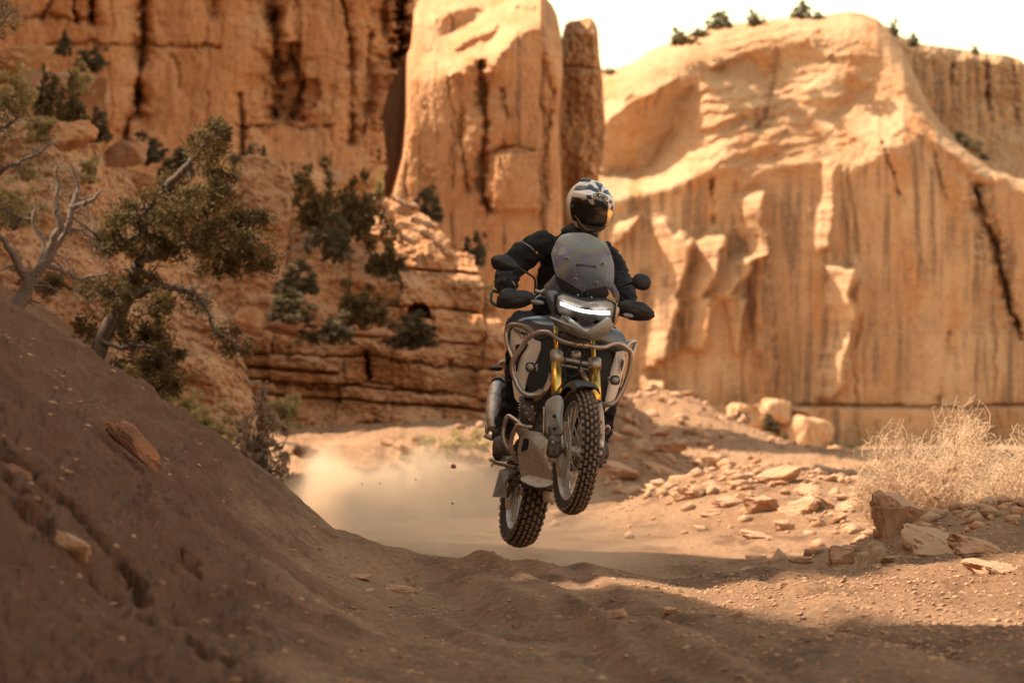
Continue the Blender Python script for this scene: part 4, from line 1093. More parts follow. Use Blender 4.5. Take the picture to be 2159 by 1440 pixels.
def panel(name, pts, Y, mat, parent, thick=.02, bulge=.015, gx=0., gy=0., rings=6, k=3, round_=True, paint=None, power=2.0, cen=None, origin=None, exact=False):
    """a moulded panel: outline in photograph pixels, bulging towards the viewer, with real thickness"""
    o = np.asarray(pts, float)
    o2 = cr(o, k, True) if round_ else cr_lin(o, k)
    c = np.asarray(cen, float) if cen is not None else o2.mean(0)
    n = len(o2); vs = []
    dep = lambda q, s: Y + gx * (q[:, 0] - c[0]) / MX + gy * (q[:, 1] - c[1]) / MX - bulge * (1 - s ** power)
    edge = P(o2[:, 0], o2[:, 1], dep(o2, 1.0) + thick)
    vs.append(edge)
    for s in np.linspace(1, 0, rings + 1)[:-1]:
        q = c + (o2 - c) * s; vs.append(P(q[:, 0], q[:, 1], dep(q, s)))
    vs.append(P(c[0], c[1], dep(c[None], 0.0)).reshape(1, 3))
    v = np.concatenate(vs); f = []
    for r_i in range(rings):
        for i in range(n):
            j = (i + 1) % n; f.append([r_i * n + i, r_i * n + j, (r_i + 1) * n + j, (r_i + 1) * n + i])
    for i in range(n): f.append([rings * n + i, rings * n + (i + 1) % n, (rings + 1) * n])
    bc = len(v); v = np.concatenate([v, P(c[0], c[1], dep(c[None], 1.0) + thick).reshape(1, 3)])
    for i in range(n): f.append([(i + 1) % n, i, bc])
    me = mesh_np(name, v, f)
    bm = bmesh.new(); bm.from_mesh(me); bmesh.ops.recalc_face_normals(bm, faces=bm.faces); bm.to_mesh(me); bm.free()
    me.set_sharp_from_angle(angle=R(38))
    if paint: paint_faces(me, paint)
    return link(name, me, mat, parent, origin)
def cr_lin(o, k):
    out = []
    for i in range(len(o)):
        for t in np.linspace(0, 1, k, endpoint=False): out.append(o[i] * (1 - t) + o[(i + 1) % len(o)] * t)
    return np.array(out)
def proj(p):
    """world -> photograph pixel"""
    x, y, z = p[..., 0], p[..., 1], p[..., 2] - CAMZ
    d = y * cp + z * sp_; h = -y * sp_ + z * cp
    return CX + FPX * x / d, CY - FPX * h / d
def paint_faces(me, fn):
    """printed colours stored face by face"""
    n = len(me.polygons); c = np.zeros(n * 3, np.float32); me.polygons.foreach_get('center', c); c = c.reshape(-1, 3)
    colr = fn(c)
    at = me.color_attributes.new('print', 'FLOAT_COLOR', 'CORNER')
    tot = np.zeros(n, np.int32); me.polygons.foreach_get('loop_total', tot)
    a = np.repeat(np.concatenate([colr, np.ones((n, 1))], 1), tot, 0).astype(np.float32)
    at.data.foreach_set('color', a.ravel())
def printed(name, rough=.4, coat=.2):
    m, nt, b = new_mat(name)
    a = nt.nodes.new('ShaderNodeAttribute'); a.attribute_name = 'print'
    nt.links.new(a.outputs[0], b.inputs['Base Color'])
    b.inputs['Roughness'].default_value = rough; b.inputs['Coat Weight'].default_value = coat; b.inputs['Coat Roughness'].default_value = .15
    return m
def blob(name, px, py, Y, rx, ry, ry_depth, mat, parent, rot=0.0, seg=20, squash=None, sup=2.0, origin=None):
    """rounded body; rx, ry pixels, ry_depth metres; rot degrees in the picture plane"""
    u = np.linspace(0, np.pi, seg // 2 + 1); w = np.linspace(0, 2 * np.pi, seg, endpoint=False)
    e = 2.0 / sup
    sg = lambda a: np.sign(a) * np.abs(a) ** e
    x = sg(np.sin(u))[:, None] * sg(np.cos(w))[None]; z = sg(np.sin(u))[:, None] * sg(np.sin(w))[None]; y = sg(np.cos(u))[:, None] + 0 * x
    a = R(rot); X = x * rx; Z = z * ry
    qx = px + X * math.cos(a) - Z * math.sin(a); qy = py + X * math.sin(a) + Z * math.cos(a)
    v = P(qx, qy, Y + y * ry_depth).reshape(-1, 3)
    ns = seg; f = []
    for i in range(seg // 2):
        for j in range(ns): f.append([i * ns + j, i * ns + (j + 1) % ns, (i + 1) * ns + (j + 1) % ns, (i + 1) * ns + j])
    me = mesh_np(name, v, f); bm = bmesh.new(); bm.from_mesh(me); bmesh.ops.remove_doubles(bm, verts=bm.verts, dist=1e-5); bmesh.ops.recalc_face_normals(bm, faces=bm.faces); bm.to_mesh(me); bm.free()
    return link(name, me, mat, parent, origin)

m_black = plain('black_plastic', (.011, .011, .013), .5, bump=.15, bscale=120)
m_blackm = plain('black_metal', (.02, .02, .022), .38, metal=.3, vary=.3, bscale=30)
m_bar = plain('bead_blasted_steel', (.46, .40, .36), .36, metal=.8, bump=.1, bscale=150, vary=.18)
m_white = plain('sandstorm_white_paint', (.80, .72, .64), .45, coat=.15, vary=.12, bscale=7)
m_tank = plain('dark_grey_paint', (.13, .145, .16), .32, metal=.4, coat=.4, vary=.28, bscale=9)
m_grey = plain('mid_grey_paint', (.30, .30, .29), .42, metal=.25, coat=.15, vary=.28, bscale=11)
m_alu = plain('dusty_aluminium', (.48, .42, .35), .5, metal=.45, bump=.25, bscale=60, vary=.2)
m_silver = plain('cast_silver', (.46, .43, .39), .48, metal=.7, vary=.25, bscale=40)
m_gold = plain('gold_fork_tube', (.80, .52, .12), .28, metal=.9, vary=.12, bscale=25)
m_rubber = plain('tyre_rubber', (.020, .018, .017), .8, bump=.3, bscale=80, vary=.4)
m_knob = plain('dusty_rubber', (.20, .14, .10), .9, bump=.3, bscale=90, vary=.45)
m_engine = plain('engine_metal', (.10, .085, .075), .5, metal=.5, bump=.5, bscale=50, vary=.6)
m_pipe = plain('header_pipe', (.42, .31, .23), .35, metal=.8, vary=.3, bscale=20)
m_lens = plain('lamp_lens', (.22, .20, .18), .32, metal=.2, coat=.4, vary=.35, bscale=30)
m_led, nt, b = new_mat('running_light')
b.inputs['Emission Color'].default_value = (1, .96, .88, 1); b.inputs['Emission Strength'].default_value = 1.1
m_print = printed('printed_lacquer')
m_visor = plain('dark_mirror_visor', (.012, .010, .008), .12, metal=.0, coat=.25)
m_gvis = plain('gold_reflection_visor', (.98, .68, .36), .34, metal=1.0, vary=.3, bscale=14)  # reflected cliff painted as a gold tone on one part of the visor
m_text = plain('black_print', (.012, .012, .016), .5)
m_wtext = plain('white_print', (.7, .68, .63), .45)

def clear_mat():
    m, nt, b = new_mat('smoky_sheen_screen')
    out = nt.nodes['Material Output']
    b.inputs['Roughness'].default_value = .3
    hue = node_noise(nt, 3.2, (1, 1, 1.5), 1, .3, .25, .75, dist=.8)  # rainbow sheen and pale sky reflection are put into the base colour
    rp = nt.nodes.new('ShaderNodeValToRGB'); nt.links.new(hue, rp.inputs[0])
    e = rp.color_ramp.elements
    e[0].position = 0; e[0].color = (.62, .66, .68, 1); e[1].position = 1; e[1].color = (.64, .65, .66, 1)
    for ps, cc in ((.3, (.52, .62, .60)), (.42, (.70, .64, .42)), (.52, (.60, .48, .56)), (.62, (.42, .34, .72)), (.75, (.52, .56, .64))):
        q = e.new(ps); q.color = (*cc, 1)
    nt.links.new(rp.outputs[0], b.inputs['Base Color'])
    b.inputs['Coat Weight'].default_value = .6
    tr = nt.nodes.new('ShaderNodeBsdfTransparent'); tr.inputs[0].default_value = (.86, .87, .88, 1)
    mx = nt.nodes.new('ShaderNodeMixShader')
    fr = nt.nodes.new('ShaderNodeLayerWeight'); fr.inputs[0].default_value = .35
    mr = nt.nodes.new('ShaderNodeMapRange'); mr.inputs[3].default_value = .075; mr.inputs[4].default_value = 1.0
    nt.links.new(fr.outputs['Facing'], mr.inputs[0]); nt.links.new(mr.outputs[0], mx.inputs[0])
    nt.links.new(tr.outputs[0], mx.inputs[1]); nt.links.new(b.outputs[0], mx.inputs[2]); nt.links.new(mx.outputs[0], out.inputs[0])
    return m
m_clear = clear_mat()

bike = empty('motorcycle', V(1150, 1000, 22.1), 'white and dark grey adventure motorcycle in mid jump with gold forks and lit headlight bar', 'motorcycle')

def frame_of(psi, rho, lean=0.0):
    a = Vector((-math.cos(psi) * math.cos(rho), -math.sin(psi), math.sin(rho))).normalized()
    f = Vector((math.sin(psi), -math.cos(psi), 0)); f = (f - a * f.dot(a)).normalized()
    u = f.cross(a); u = -u if u.z < 0 else u
    return a, f, u
def wheel(name, c, psi, rho, Rr, tw, rim_r, knobs, cols, spokes, pitch=0.0):
    a, f, u = frame_of(psi, rho)
    C = V(*c)
    M = Matrix(((a.x, f.x, u.x, C.x), (a.y, f.y, u.y, C.y), (a.z, f.z, u.z, C.z), (0, 0, 0, 1)))
    def torus(prof, n=72):
        th = np.linspace(0, 2 * np.pi, n, endpoint=False); pr = np.asarray(prof, float); k = len(pr)
        x = np.repeat(pr[None, :, 0], n, 0); y = pr[None, :, 1] * np.cos(th)[:, None]; z = pr[None, :, 1] * np.sin(th)[:, None]
        v = np.stack([x, y, z], -1).reshape(-1, 3)
        i = np.arange(n)[:, None] * k + np.arange(k)[None]; j = ((np.arange(n)[:, None] + 1) % n) * k + np.arange(k)[None]
        i2 = np.arange(n)[:, None] * k + (np.arange(k)[None] + 1) % k; j2 = ((np.arange(n)[:, None] + 1) % n) * k + (np.arange(k)[None] + 1) % k
        return v, np.stack([i, j, j2, i2], -1).reshape(-1, 4)
    def put(nm, v, fc, mat, par, smooth=True):
        v = np.asarray(v) @ np.array(M.to_3x3()).T + np.array(C)
        me = mesh_np(nm, v, fc, smooth)
        if smooth: me.set_sharp_from_angle(angle=R(40))
        return link(nm, me, mat, par)
    h = tw / 2; rw = h * .72
    rimv, rimf = torus([(-rw, rim_r + .012), (-rw, rim_r), (-rw * .6, rim_r - .014), (rw * .6, rim_r - .014), (rw, rim_r), (rw, rim_r + .012)])
    w = put(name, rimv, rimf, m_grey, bike)
    t0 = rim_r + .006
    prof = [(-rw, t0), (-h * .93, t0 + (Rr - t0) * .35), (-h * .98, t0 + (Rr - t0) * .62), (-h * .72, Rr - .024), (-h * .35, Rr - .013), (0, Rr - .010),
            (h * .35, Rr - .013), (h * .72, Rr - .024), (h * .98, t0 + (Rr - t0) * .62), (h * .93, t0 + (Rr - t0) * .35), (rw, t0), (0, t0 - .004)]
    v, fc = torus(prof, 96); put('tyre', v, fc, m_rubber, w)
    kv, kf = [], []
    cxs = np.linspace(-.92, .92, cols)
    for i in range(knobs):
        for j, cx in enumerate(cxs):
            th = 2 * np.pi * (i + (.5 if j % 2 else 0)) / knobs
            x0 = cx * h; rr = Rr - (abs(cx) ** 2.2) * h * .42
            tilt = cx * .75
            bw = h * 2 / cols * .32; bl = 2 * np.pi * Rr / knobs * .30; bh = .012
            b0 = len(kv) * 8
            q = []
            for dz in (-bh * .8, bh):
                s = .88 if dz > 0 else 1.1
                for (dx, dl) in ((-1, -1), (1, -1), (1, 1), (-1, 1)):
                    lx = x0 + dx * bw * s * math.cos(tilt) + (dz - .004) * math.sin(tilt); lr = rr - .004 - dx * bw * s * math.sin(tilt) + (dz - .004) * math.cos(tilt)
                    t2 = th + dl * bl * s / Rr
                    q.append((lx, lr * math.cos(t2), lr * math.sin(t2)))
            kv.append(q)
            kf += [[b0 + 4, b0 + 5, b0 + 6, b0 + 7], [b0, b0 + 1, b0 + 5, b0 + 4], [b0 + 1, b0 + 2, b0 + 6, b0 + 5], [b0 + 2, b0 + 3, b0 + 7, b0 + 6], [b0 + 3, b0, b0 + 4, b0 + 7]]
    kn = put('tread_knobs', np.array(kv).reshape(-1, 3), kf, m_knob, w, False)
    # hub, spokes, discs
    hv, hf = torus([(-.06, .002), (-.06, .038), (-.045, .045), (-.03, .028), (.03, .028), (.045, .045), (.06, .038), (.06, .002)], 24); put('hub', hv, hf, m_silver, w)
    ls = []
    for s in range(spokes):
        th = 2 * np.pi * s / spokes; side = 1 if s % 2 else -1; off = .55 if (s // 2) % 2 else -.55
        p0 = np.array([side * .045, .042 * math.cos(th + off * 1.6), .042 * math.sin(th + off * 1.6)]); p1 = np.array([side * rw * .5, (rim_r - .008) * math.cos(th), (rim_r - .008) * math.sin(th)])
        ls.append((np.array([p0, p1]), np.array([.0026, .0026])))
    v, fc = tubes(ls, 4); put('spokes', v, fc, m_silver, w)
    return w, put, torus, a, f, u
fw, put, torus, a_, f_, u_ = wheel('front_wheel', (1214, 951, 21.35), R(13), R(5), .352, .100, .272, 50, 5, 36)
for sx_, nm in ((.072, 'brake_disc'), (-.072, 'brake_disc')):
    v, fc = torus([(sx_ - .0025, .105), (sx_ - .0025, .160), (sx_ + .0025, .160), (sx_ + .0025, .105)], 60); put(nm, v, fc, m_silver, fw)
rw_, put2, torus2, a2, f2, u2 = wheel('rear_wheel', (1108, 1035, 22.85), R(12), R(9), .335, .158, .232, 40, 6, 32)
v, fc = torus2([(.088, .07), (.088, .125), (.093, .125), (.093, .07)], 50); put2('brake_disc', v, fc, m_silver, rw_)

# forks
for x0, y0, x1, y1, cx2, nm in ((1172, 690, 1174, 838, 1177, 'fork_leg'), (1251, 716, 1257, 850, 1262, 'fork_leg')):
    yt = y0
    g = tube(nm, [(x0 - (1 if x0 < 1200 else 2), yt, 21.86), ((x0 * .6 + x1 * .4), yt + 58, 21.80)], .0125 * 1.0, m_gold, bike, 16, 2)
    tube('fork_tube', [((x0 * .55 + x1 * .45), yt + 62, 21.79), (x1, y1, 21.62)], .030, m_gold, g, 20, 2)
    tube('fork_seal', [(x1, y1 - 3, 21.62), (x1 + .3, y1 + 6, 21.61)], .0325, m_black, g, 20, 2)
    tube('fork_lower', [(x1 + .5, y1 + 4, 21.60), (cx2 - 1, y1 + 60, 21.50), (cx2, 951 if x0 < 1200 else 946, 21.36)], [.020, .026, .030], m_silver, g, 14, 4)
cl = merge_tubes('triple_clamp', [([(1176, 755, 21.79), (1215, 762, 21.79), (1254, 770, 21.79)], .013), ([(1176, 768, 21.80), (1215, 775, 21.82), (1254, 782, 21.80)], .007)], m_silver, bike)
tube('clamp_collar', [(1173.5, 741, 21.80), (1174, 764, 21.775)], .0385, m_silver, cl, 20, 2)
tube('clamp_collar', [(1253, 758, 21.80), (1254, 778, 21.775)], .0385, m_silver, cl, 20, 2)
blob('steering_stem', 1214, 748, 21.84, 11, 9, .03, m_silver, cl, seg=16, sup=3)
# fork guards, fender
def gpan(*a, **k): return panel(*a, **k)
def arc_shell(nm, prof, t0, t1, mat, par, put, n=40):
    th = np.linspace(R(t0), R(t1), n); pr = np.asarray(prof, float); k = len(pr)
    v = np.stack([np.repeat(pr[None, :, 0], n, 0), pr[None, :, 1] * np.cos(th)[:, None], pr[None, :, 1] * np.sin(th)[:, None]], -1).reshape(-1, 3)
    f = []
    for i in range(n - 1):
        for j in range(k): f.append([i * k + j, i * k + (j + 1) % k, (i + 1) * k + (j + 1) % k, (i + 1) * k + j])
    f += [list(range(k))[::-1], [(n - 1) * k + j for j in range(k)]]
    return put(nm, v, f, mat, par)
fender = arc_shell('front_fender', [(-.078, .352), (-.062, .384), (-.03, .395), (.03, .395), (.062, .384), (.078, .352), (.070, .352), (.055, .378), (0, .388), (-.055, .378), (-.070, .352)], 66, 165, m_black, bike, put)
fg = panel('fork_guard', [(1148,866),(1150,850),(1158,840),(1172,834),(1184,836),(1189,855),(1186,878),(1188,905),(1180,915),(1152,914),(1149,890)], 21.42, m_grey, bike, .03, .025, gx=-.5, gy=-.2, k=3)
for x, y in ((1169, 877), (1169, 903)): blob('bolt', x, y, 21.368, 4.2, 4.2, .008, m_black, fg, seg=12)
fg2 = panel('fork_guard', [(1260,858),(1268,850),(1274,880),(1275,925),(1270,960),(1262,958),(1261,900)], 21.42, m_grey, bike, .03, .02, gx=.5, k=3)
for x, y in ((1267, 890), (1267, 918)): blob('bolt', x, y, 21.398, 2.6, 4, .007, m_black, fg2, seg=10)
tube('fork_reflector_rod', [(1147, 858, 21.45), (1146, 905, 21.42), (1146, 915, 21.42)], .006, m_pipe, bike)
for cx_, cy_, Yc, w_, h_ in ((1168, 942, 21.33, 15, 24), (1266, 965, 21.34, 8, 22)):
    cal = blob('brake_caliper', cx_, cy_, Yc, w_, h_, .045, m_engine, bike, 8, sup=4)
    blob('caliper_bolt', cx_ - 2, cy_ - 9, Yc - .042, 4, 4, .01, m_silver, cal, seg=10)
tube('brake_hose', [(1180, 770, 21.76), (1192, 800, 21.70), (1160, 850, 21.50), (1160, 930, 21.36)], .005, m_black, bike)
tube('front_axle', [(1163, 948, 21.45), (1180, 950, 21.40), (1268, 956, 21.28)], .014, m_silver, bike)
blob('axle_clamp', 1166, 962, 21.36, 11, 14, .03, m_silver, bike, sup=3)

# dark core: radiator, engine, frame
core = panel('radiator', [(1134,730),(1160,716),(1210,728),(1268,738),(1290,748),(1288,800),(1272,850),(1262,868),(1170,868),(1135,860),(1118,832),(1112,800)], 21.98, m_black, bike, .10, .02, k=2)
for k_ in range(11):
    merge_tubes('radiator_fin', [([(1190, 776 + k_ * 3.4, 21.935), (1240, 781 + k_ * 3.4, 21.935)], .002)], m_blackm, core, sides=4)
tube('exhaust_header', [(1160, 790, 21.95), (1158, 805, 21.90), (1148, 824, 21.88), (1138, 834, 21.90), (1130, 842, 21.95)], .017, m_pipe, bike)
tube('exhaust_header', [(1222, 776, 21.92), (1232, 795, 21.86), (1240, 812, 21.88), (1240, 830, 21.95)], .015, m_pipe, bike)
merge_tubes('cable', [([(1200, 735, 21.8), (1190, 765, 21.72), (1196, 790, 21.72), (1216, 790, 21.74), (1224, 768, 21.74), (1226, 748, 21.78)], .0035), ([(1226, 730, 21.76), (1232, 745, 21.7), (1222, 770, 21.72), (1206, 798, 21.75)], .0035), ([(1180, 718, 21.8), (1186, 740, 21.76), (1205, 745, 21.76)], .004)], m_black, bike)
eng = panel('engine', [(1108,845),(1135,850),(1180,860),(1262,868),(1272,900),(1270,960),(1240,990),(1165,990),(1120,960),(1095,930),(1092,880)], 22.12, m_engine, bike, .25, .06, k=2)
blob('engine_cover', 1112, 872, 22.02, 17, 24, .07, m_engine, eng, 5, sup=3); blob('engine_cover', 1101, 900, 22.05, 13, 18, .06, m_silver, eng, 5, sup=3)
merge_tubes('engine_bolt', [([(1104 + i * 6, 858 + (i % 3) * 13, 21.955), (1104 + i * 6, 858 + (i % 3) * 13, 21.945)], .006) for i in range(5)], m_silver, eng, 6)
merge_tubes('shock_spring', [([(1100 + (6 if i % 2 else -6), 835 + i * 3.0, 21.99 + (.02 if i % 2 else -.02)) for i in range(12)], .0045)], m_silver, bike)

# tank and side panels
tank = panel('fuel_tank', [(1078,706),(1085,688),(1090,677),(1106,670),(1140,666),(1200,662),(1262,676),(1290,690),(1310,700),(1322,722),(1322,740),(1300,744),(1270,740),(1180,716),(1142,722),(1127,716),(1116,703),(1090,694)], 22.18, m_tank, bike, .35, .14, k=3, cen=(1205, 695))
lp = panel('side_panel', [(1077,699),(1083,690),(1093,689),(1116,703),(1127,716),(1141,721),(1140,736),(1131,761),(1116,783),(1111,800),(1107,819),(1101,838),(1092,849),(1085,838),(1080,805),(1083,780),(1089,762),(1082,748),(1076,725)], 21.98, m_white, bike, .06, .035, gx=-.55, k=3, round_=False, cen=(1108, 755))
lp['label'] = 'pale side panel with maker lettering'
sl_ = panel('vent_slot', [(1087,727),(1098,725),(1112,724),(1114,727),(1108,738),(1098,752),(1093,766),(1090,784),(1087,783),(1087,765),(1092,752),(1086,745)], 21.962, m_black, lp, .012, .003, gx=-.50, k=2, round_=False, cen=(1094, 748))
rp_ = panel('side_panel', [(1299,742),(1317,739),(1319,765),(1307,812),(1293,851),(1275,869),(1276,842),(1281,815),(1287,784)], 21.98, m_white, bike, .06, .02, gx=.55, k=3, round_=False)
panel('vent_slot', [(1311,755),(1316,762),(1310,787),(1309,770)], 21.972, m_black, rp_, .01, .002, gx=.5, k=2, round_=False)

def text_mesh(name, s, size, c, Y, ang, mat, parent, shear=0.0, ext=.0012, xs=1.0, arc=0.0, gx=0.0, bold=0.0):
    cu = bpy.data.curves.new(name, 'FONT'); cu.body = s; cu.size = size; cu.align_x = 'CENTER'; cu.align_y = 'CENTER'; cu.shear = shear; cu.extrude = ext; cu.offset = bold
    ob = bpy.data.objects.new(name, cu); col.objects.link(ob); bpy.context.view_layer.update()
    me = bpy.data.meshes.new_from_object(ob.evaluated_get(bpy.context.evaluated_depsgraph_get()))
    bpy.data.objects.remove(ob); bpy.data.curves.remove(cu)
    a = R(ang); ca, sa = math.cos(a), math.sin(a)
    for v in me.vertices:
        x, y, z = v.co; x *= xs; y -= arc * x * x
        X, Z = x * ca + y * sa, -x * sa + y * ca
        v.co = V(c[0], c[1], Y) + Vector((X, gx * X - z, Z))
    return link(name, me, mat, parent)
text_mesh('maker_lettering', 'TRIUMPH', .0245, (1098.5, 701.5), 21.955, 20, m_text, lp, xs=.98, gx=-.5, bold=.0012)
merge_tubes('logo_swoosh', [([(1094 + 13 * t, 704 + 7.5 * math.sin(math.pi * t) + 4 * t, 21.957 - .018 * t) for t in np.linspace(0, 1, 9)], .0018)], m_text, lp, 4)

# crash bars
Yc = 21.78
bars = [
 [(1223,726,21.70),(1206,724,21.70),(1180,716,21.71),(1159,702,21.73),(1142,700,21.75),(1129,704,21.77),(1112,714,21.80),(1101,731,21.82),(1083,758,21.84),(1080,780,21.85),(1087,802,21.85),(1098,823,21.84),(1112,832,21.83),(1126,832,21.83),(1141,824,21.86)],
 [(1228,726.5,21.70),(1240,728,21.70),(1262,732,21.71),(1277,731,21.72),(1292,725,21.74),(1307,725,21.77),(1321,734,21.80),(1330,746,21.83),(1328,776,21.85),(1318,810,21.86),(1304,838,21.86),(1296,848,21.86),(1283,853,21.86),(1270,852,21.88)],
 [(1127,704,21.79),(1118,696,21.85),(1109,690,21.9),(1092,685,21.96),(1078,685,22.0),(1069,694,22.02),(1067,710,22.02),(1071,727,22.0),(1078,745,21.95),(1083,756,21.88)],
 [(1320,730,21.82),(1328,722,21.88),(1337,720,21.95),(1339,726,21.97),(1334,742,21.93),(1330,758,21.87)],
]
cb = tube('crash_bar', bars[0], .0148, m_bar, bike, 14, 5)
tube('crash_bar', bars[1], .0148, m_bar, bike, 14, 5)
tube('crash_bar', bars[2], .0130, m_bar, bike, 14, 5)
tube('crash_bar', bars[3], .0130, m_bar, bike, 14, 5)
tube('bar_joint', [(1209, 725, 21.70), (1241, 728.5, 21.70)], .0172, m_bar, cb, 14, 2)
for x in (1218, 1232): blob('joint_bolt', x, 727, 21.682, 3.2, 3.2, .006, m_gold, cb, seg=10)
tube('bar_end_plate', [(1126, 834, 21.82), (1140, 828, 21.84), (1143, 822, 21.86)], .010, m_pipe, cb, 8, 3)
tube('crash_bar', [(1120,899,21.95),(1108,899,21.93),(1097,896,21.93),(1090,899,21.95),(1084,908,21.98),(1078,930,22.02),(1078,945,22.03),(1082,960,22.05),(1091,973,22.1)], .0125, m_bar, bike, 12, 5)
tube('crash_bar', [(1097,893,21.95),(1085,884,22.0),(1073,877,22.05),(1067,884,22.06),(1063,900,22.08),(1061,920,22.08),(1066,936,22.08),(1076,948,22.08),(1086,958,22.08)], .0125, m_bar, bike, 12, 5)
tube('crash_bar', [(1272,905,22.0),(1280,898,22.0),(1284,905,22.02),(1278,915,22.05)], .010, m_bar, bike, 10, 5)

# auxiliary lamps
for x, y, bx in ((1118, 774, 1132), (1297, 801.5, 1283)):
    l = blob('fog_lamp', x, y, 21.80, 10.5, 10.5, .035, m_black, bike, seg=24, sup=2.6)
    blob('lamp_glass', x, y + .3, 21.772, 8, 8, .012, m_lens, l, seg=20)
    merge_tubes('lamp_bracket', [([(x, y, 21.82), (bx, y - 2, 21.84)], .007), ([(bx, y - 7, 21.84), (bx, y + 9, 21.84)], .006)], m_silver, l, 8)

# skid plate
sk = panel('skid_plate', [(1100,909),(1107,905.5),(1138,911),(1150,922),(1162,934),(1160,969),(1171,987),(1170,1012),(1150,1020),(1133,1019),(1100,1008),(1094,988),(1091,947)], 22.0, m_alu, bike, .30, .06, gx=-.35, gy=.25, k=3, round_=False, cen=(1138, 950), rings=7, power=1.5)
panel('plate_vent', [(1104,924),(1128,925.5),(1111,949),(1098,951.5)], 21.985, m_black, sk, .03, .002, gx=-.45, gy=.15, k=3, round_=False)
merge_tubes('plate_crease', [([(1141, 913, 21.915), (1148, 930, 21.925), (1146, 960, 21.95), (1138, 1000, 21.99)], .0018)], m_silver, sk, 4)
panel('plate_underside', [(1098,1007),(1122,1000),(1150,998),(1170,1004),(1168,1018),(1150,1026),(1128,1026),(1104,1016)], 22.02, m_alu, sk, .2, .01, gy=-.6, k=3)
# undercarriage: linkage, swingarm, stand, pegs
merge_tubes('swingarm', [([(1098, 1008, 22.25), (1085, 1020, 22.5), (1066, 1040, 22.85)], .022), ([(1168, 1010, 22.25), (1160, 1030, 22.5), (1146, 1052, 22.85)], .022), ([(1100, 1020, 22.35), (1165, 1030, 22.35)], .02)], m_engine, bike, 10)
panel('chain_guard', [(1038,1047),(1046,1018),(1053,991),(1073,985),(1092,991),(1078,1006),(1067,1020),(1068,1049)], 22.42, m_grey, bike, .05, .02, k=3, round_=False)
panel('stand_bracket', [(1144,1038),(1150,1030),(1168,1028),(1169,1064),(1161,1064),(1158,1056),(1146,1060)], 22.45, m_alu, bike, .05, .01, k=2, round_=False)
merge_tubes('linkage', [([(1075, 1000, 22.3), (1090, 1012, 22.3), (1110, 1022, 22.3)], .014), ([(1128, 1022, 22.35), (1150, 1030, 22.4)], .014), ([(1080, 1025, 22.5), (1070, 1045, 22.6)], .012), ([(1095, 985, 22.3), (1088, 1005, 22.32)], .016)], m_engine, bike, 8)
merge_tubes('brake_pedal', [([(1033, 968, 22.15), (1045, 975, 22.2), (1062, 980, 22.3), (1085, 985, 22.35)], .011), ([(1042, 975, 22.2), (1036, 982, 22.18)], .007)], m_alu, bike, 8)
merge_tubes('foot_peg', [([(1058, 969, 22.38), (1078, 965, 22.36)], .014), ([(1078, 966, 22.36), (1092, 972, 22.34)], .011)] + [([(1062 + i * 4.5, 966, 22.36), (1062 + i * 4.5, 961, 22.36)], .005) for i in range(4)], m_silver, bike, 8)
merge_tubes('foot_peg', [([(1278, 972, 22.3), (1262, 975, 22.32)], .013), ([(1253, 985, 22.34), (1262, 976, 22.32)], .012)], m_engine, bike, 8)
merge_tubes('passenger_peg', [([(1027, 888, 22.85), (1027, 912, 22.83)], .013), ([(1024, 918, 22.85), (1038, 924, 22.8)], .017)], m_silver, bike, 10)
# muffler
mf = tube('muffler', [(1050, 806, 23.05), (1049, 816, 23.02), (1045, 845, 22.95), (1040, 880, 22.85), (1040, 905, 22.8)], [.020, .047, .056, .046, .030], m_silver, bike, 24, 6)
tube('muffler_cap', [(1052, 800, 23.06), (1050.5, 808, 23.04)], [.030, .044], m_blackm, mf, 20, 2)
tube('muffler_band', [(1046.6, 838, 22.965), (1046, 844, 22.955)], .0575, m_grey, mf, 24, 2)
merge_tubes('grab_rail', [([(1052, 770, 22.9), (1056, 764, 22.9), (1063, 764, 22.9), (1068, 772, 22.9), (1069, 784, 22.9)], .011)], m_silver, bike, 10)
blob('turn_signal', 1046, 777, 22.9, 13, 5, .02, m_black, bike, 4, sup=2.4)
seat_ = panel('seat', [(1090,690),(1150,672),(1230,676),(1240,700),(1150,716),(1095,712)], 22.6, m_black, bike, .5, .05, k=2)
rk = panel('tail_section', [(1085,745),(1120,730),(1200,735),(1215,790),(1195,850),(1110,850),(1090,800)], 22.75, m_black, bike, .4, .05, k=2)
panel('rear_hugger', [(1072,985),(1100,975),(1150,980),(1152,1020),(1120,1010),(1090,1012),(1074,1030)], 22.55, m_black, bike, .25, .03, k=2)

# beak and headlight
beak = panel('beak', [(1157,669),(1164,668),(1178,680),(1184,664),(1200,668),(1230,690),(1254,690),(1280,668),(1289,672),(1292,690),(1285,702),(1262,718),(1252,719),(1222,712),(1206,704),(1194,697),(1184,686)], 21.62, m_grey, bike, .10, .05, gy=.15, k=3, round_=False, cen=(1236, 700))
panel('beak_side', [(1158,667),(1170,671),(1182,680),(1193,697),(1222,712),(1206,707),(1185,697),(1168,683)], 21.63, m_tank, beak, .08, .01, k=3, round_=False)
panel('beak_blade', [(1184,664),(1198,667),(1222,698),(1240,712),(1224,709),(1206,700)], 21.59, m_tank, beak, .03, .006, k=3, round_=False)
panel('beak_intake', [(1208,657),(1228,650),(1244,652),(1256,662),(1256,672),(1248,687),(1228,689),(1220,680),(1213,668)], 21.60, m_black, beak, .06, .004, k=3, round_=False)
hl = panel('headlight', [(1175,624),(1186,620),(1204,626),(1220,632),(1241,636),(1262,634),(1279,634),(1290,638),(1295,646),(1293,660),(1288,674),(1276,678),(1256,676),(1252,668),(1245,661),(1232,660),(1222,664),(1212,670),(1196,666),(1179,660),(1174,645)], 21.66, m_lens, bike, .10, .035, k=3, round_=False, cen=(1234, 648), gy=.25)
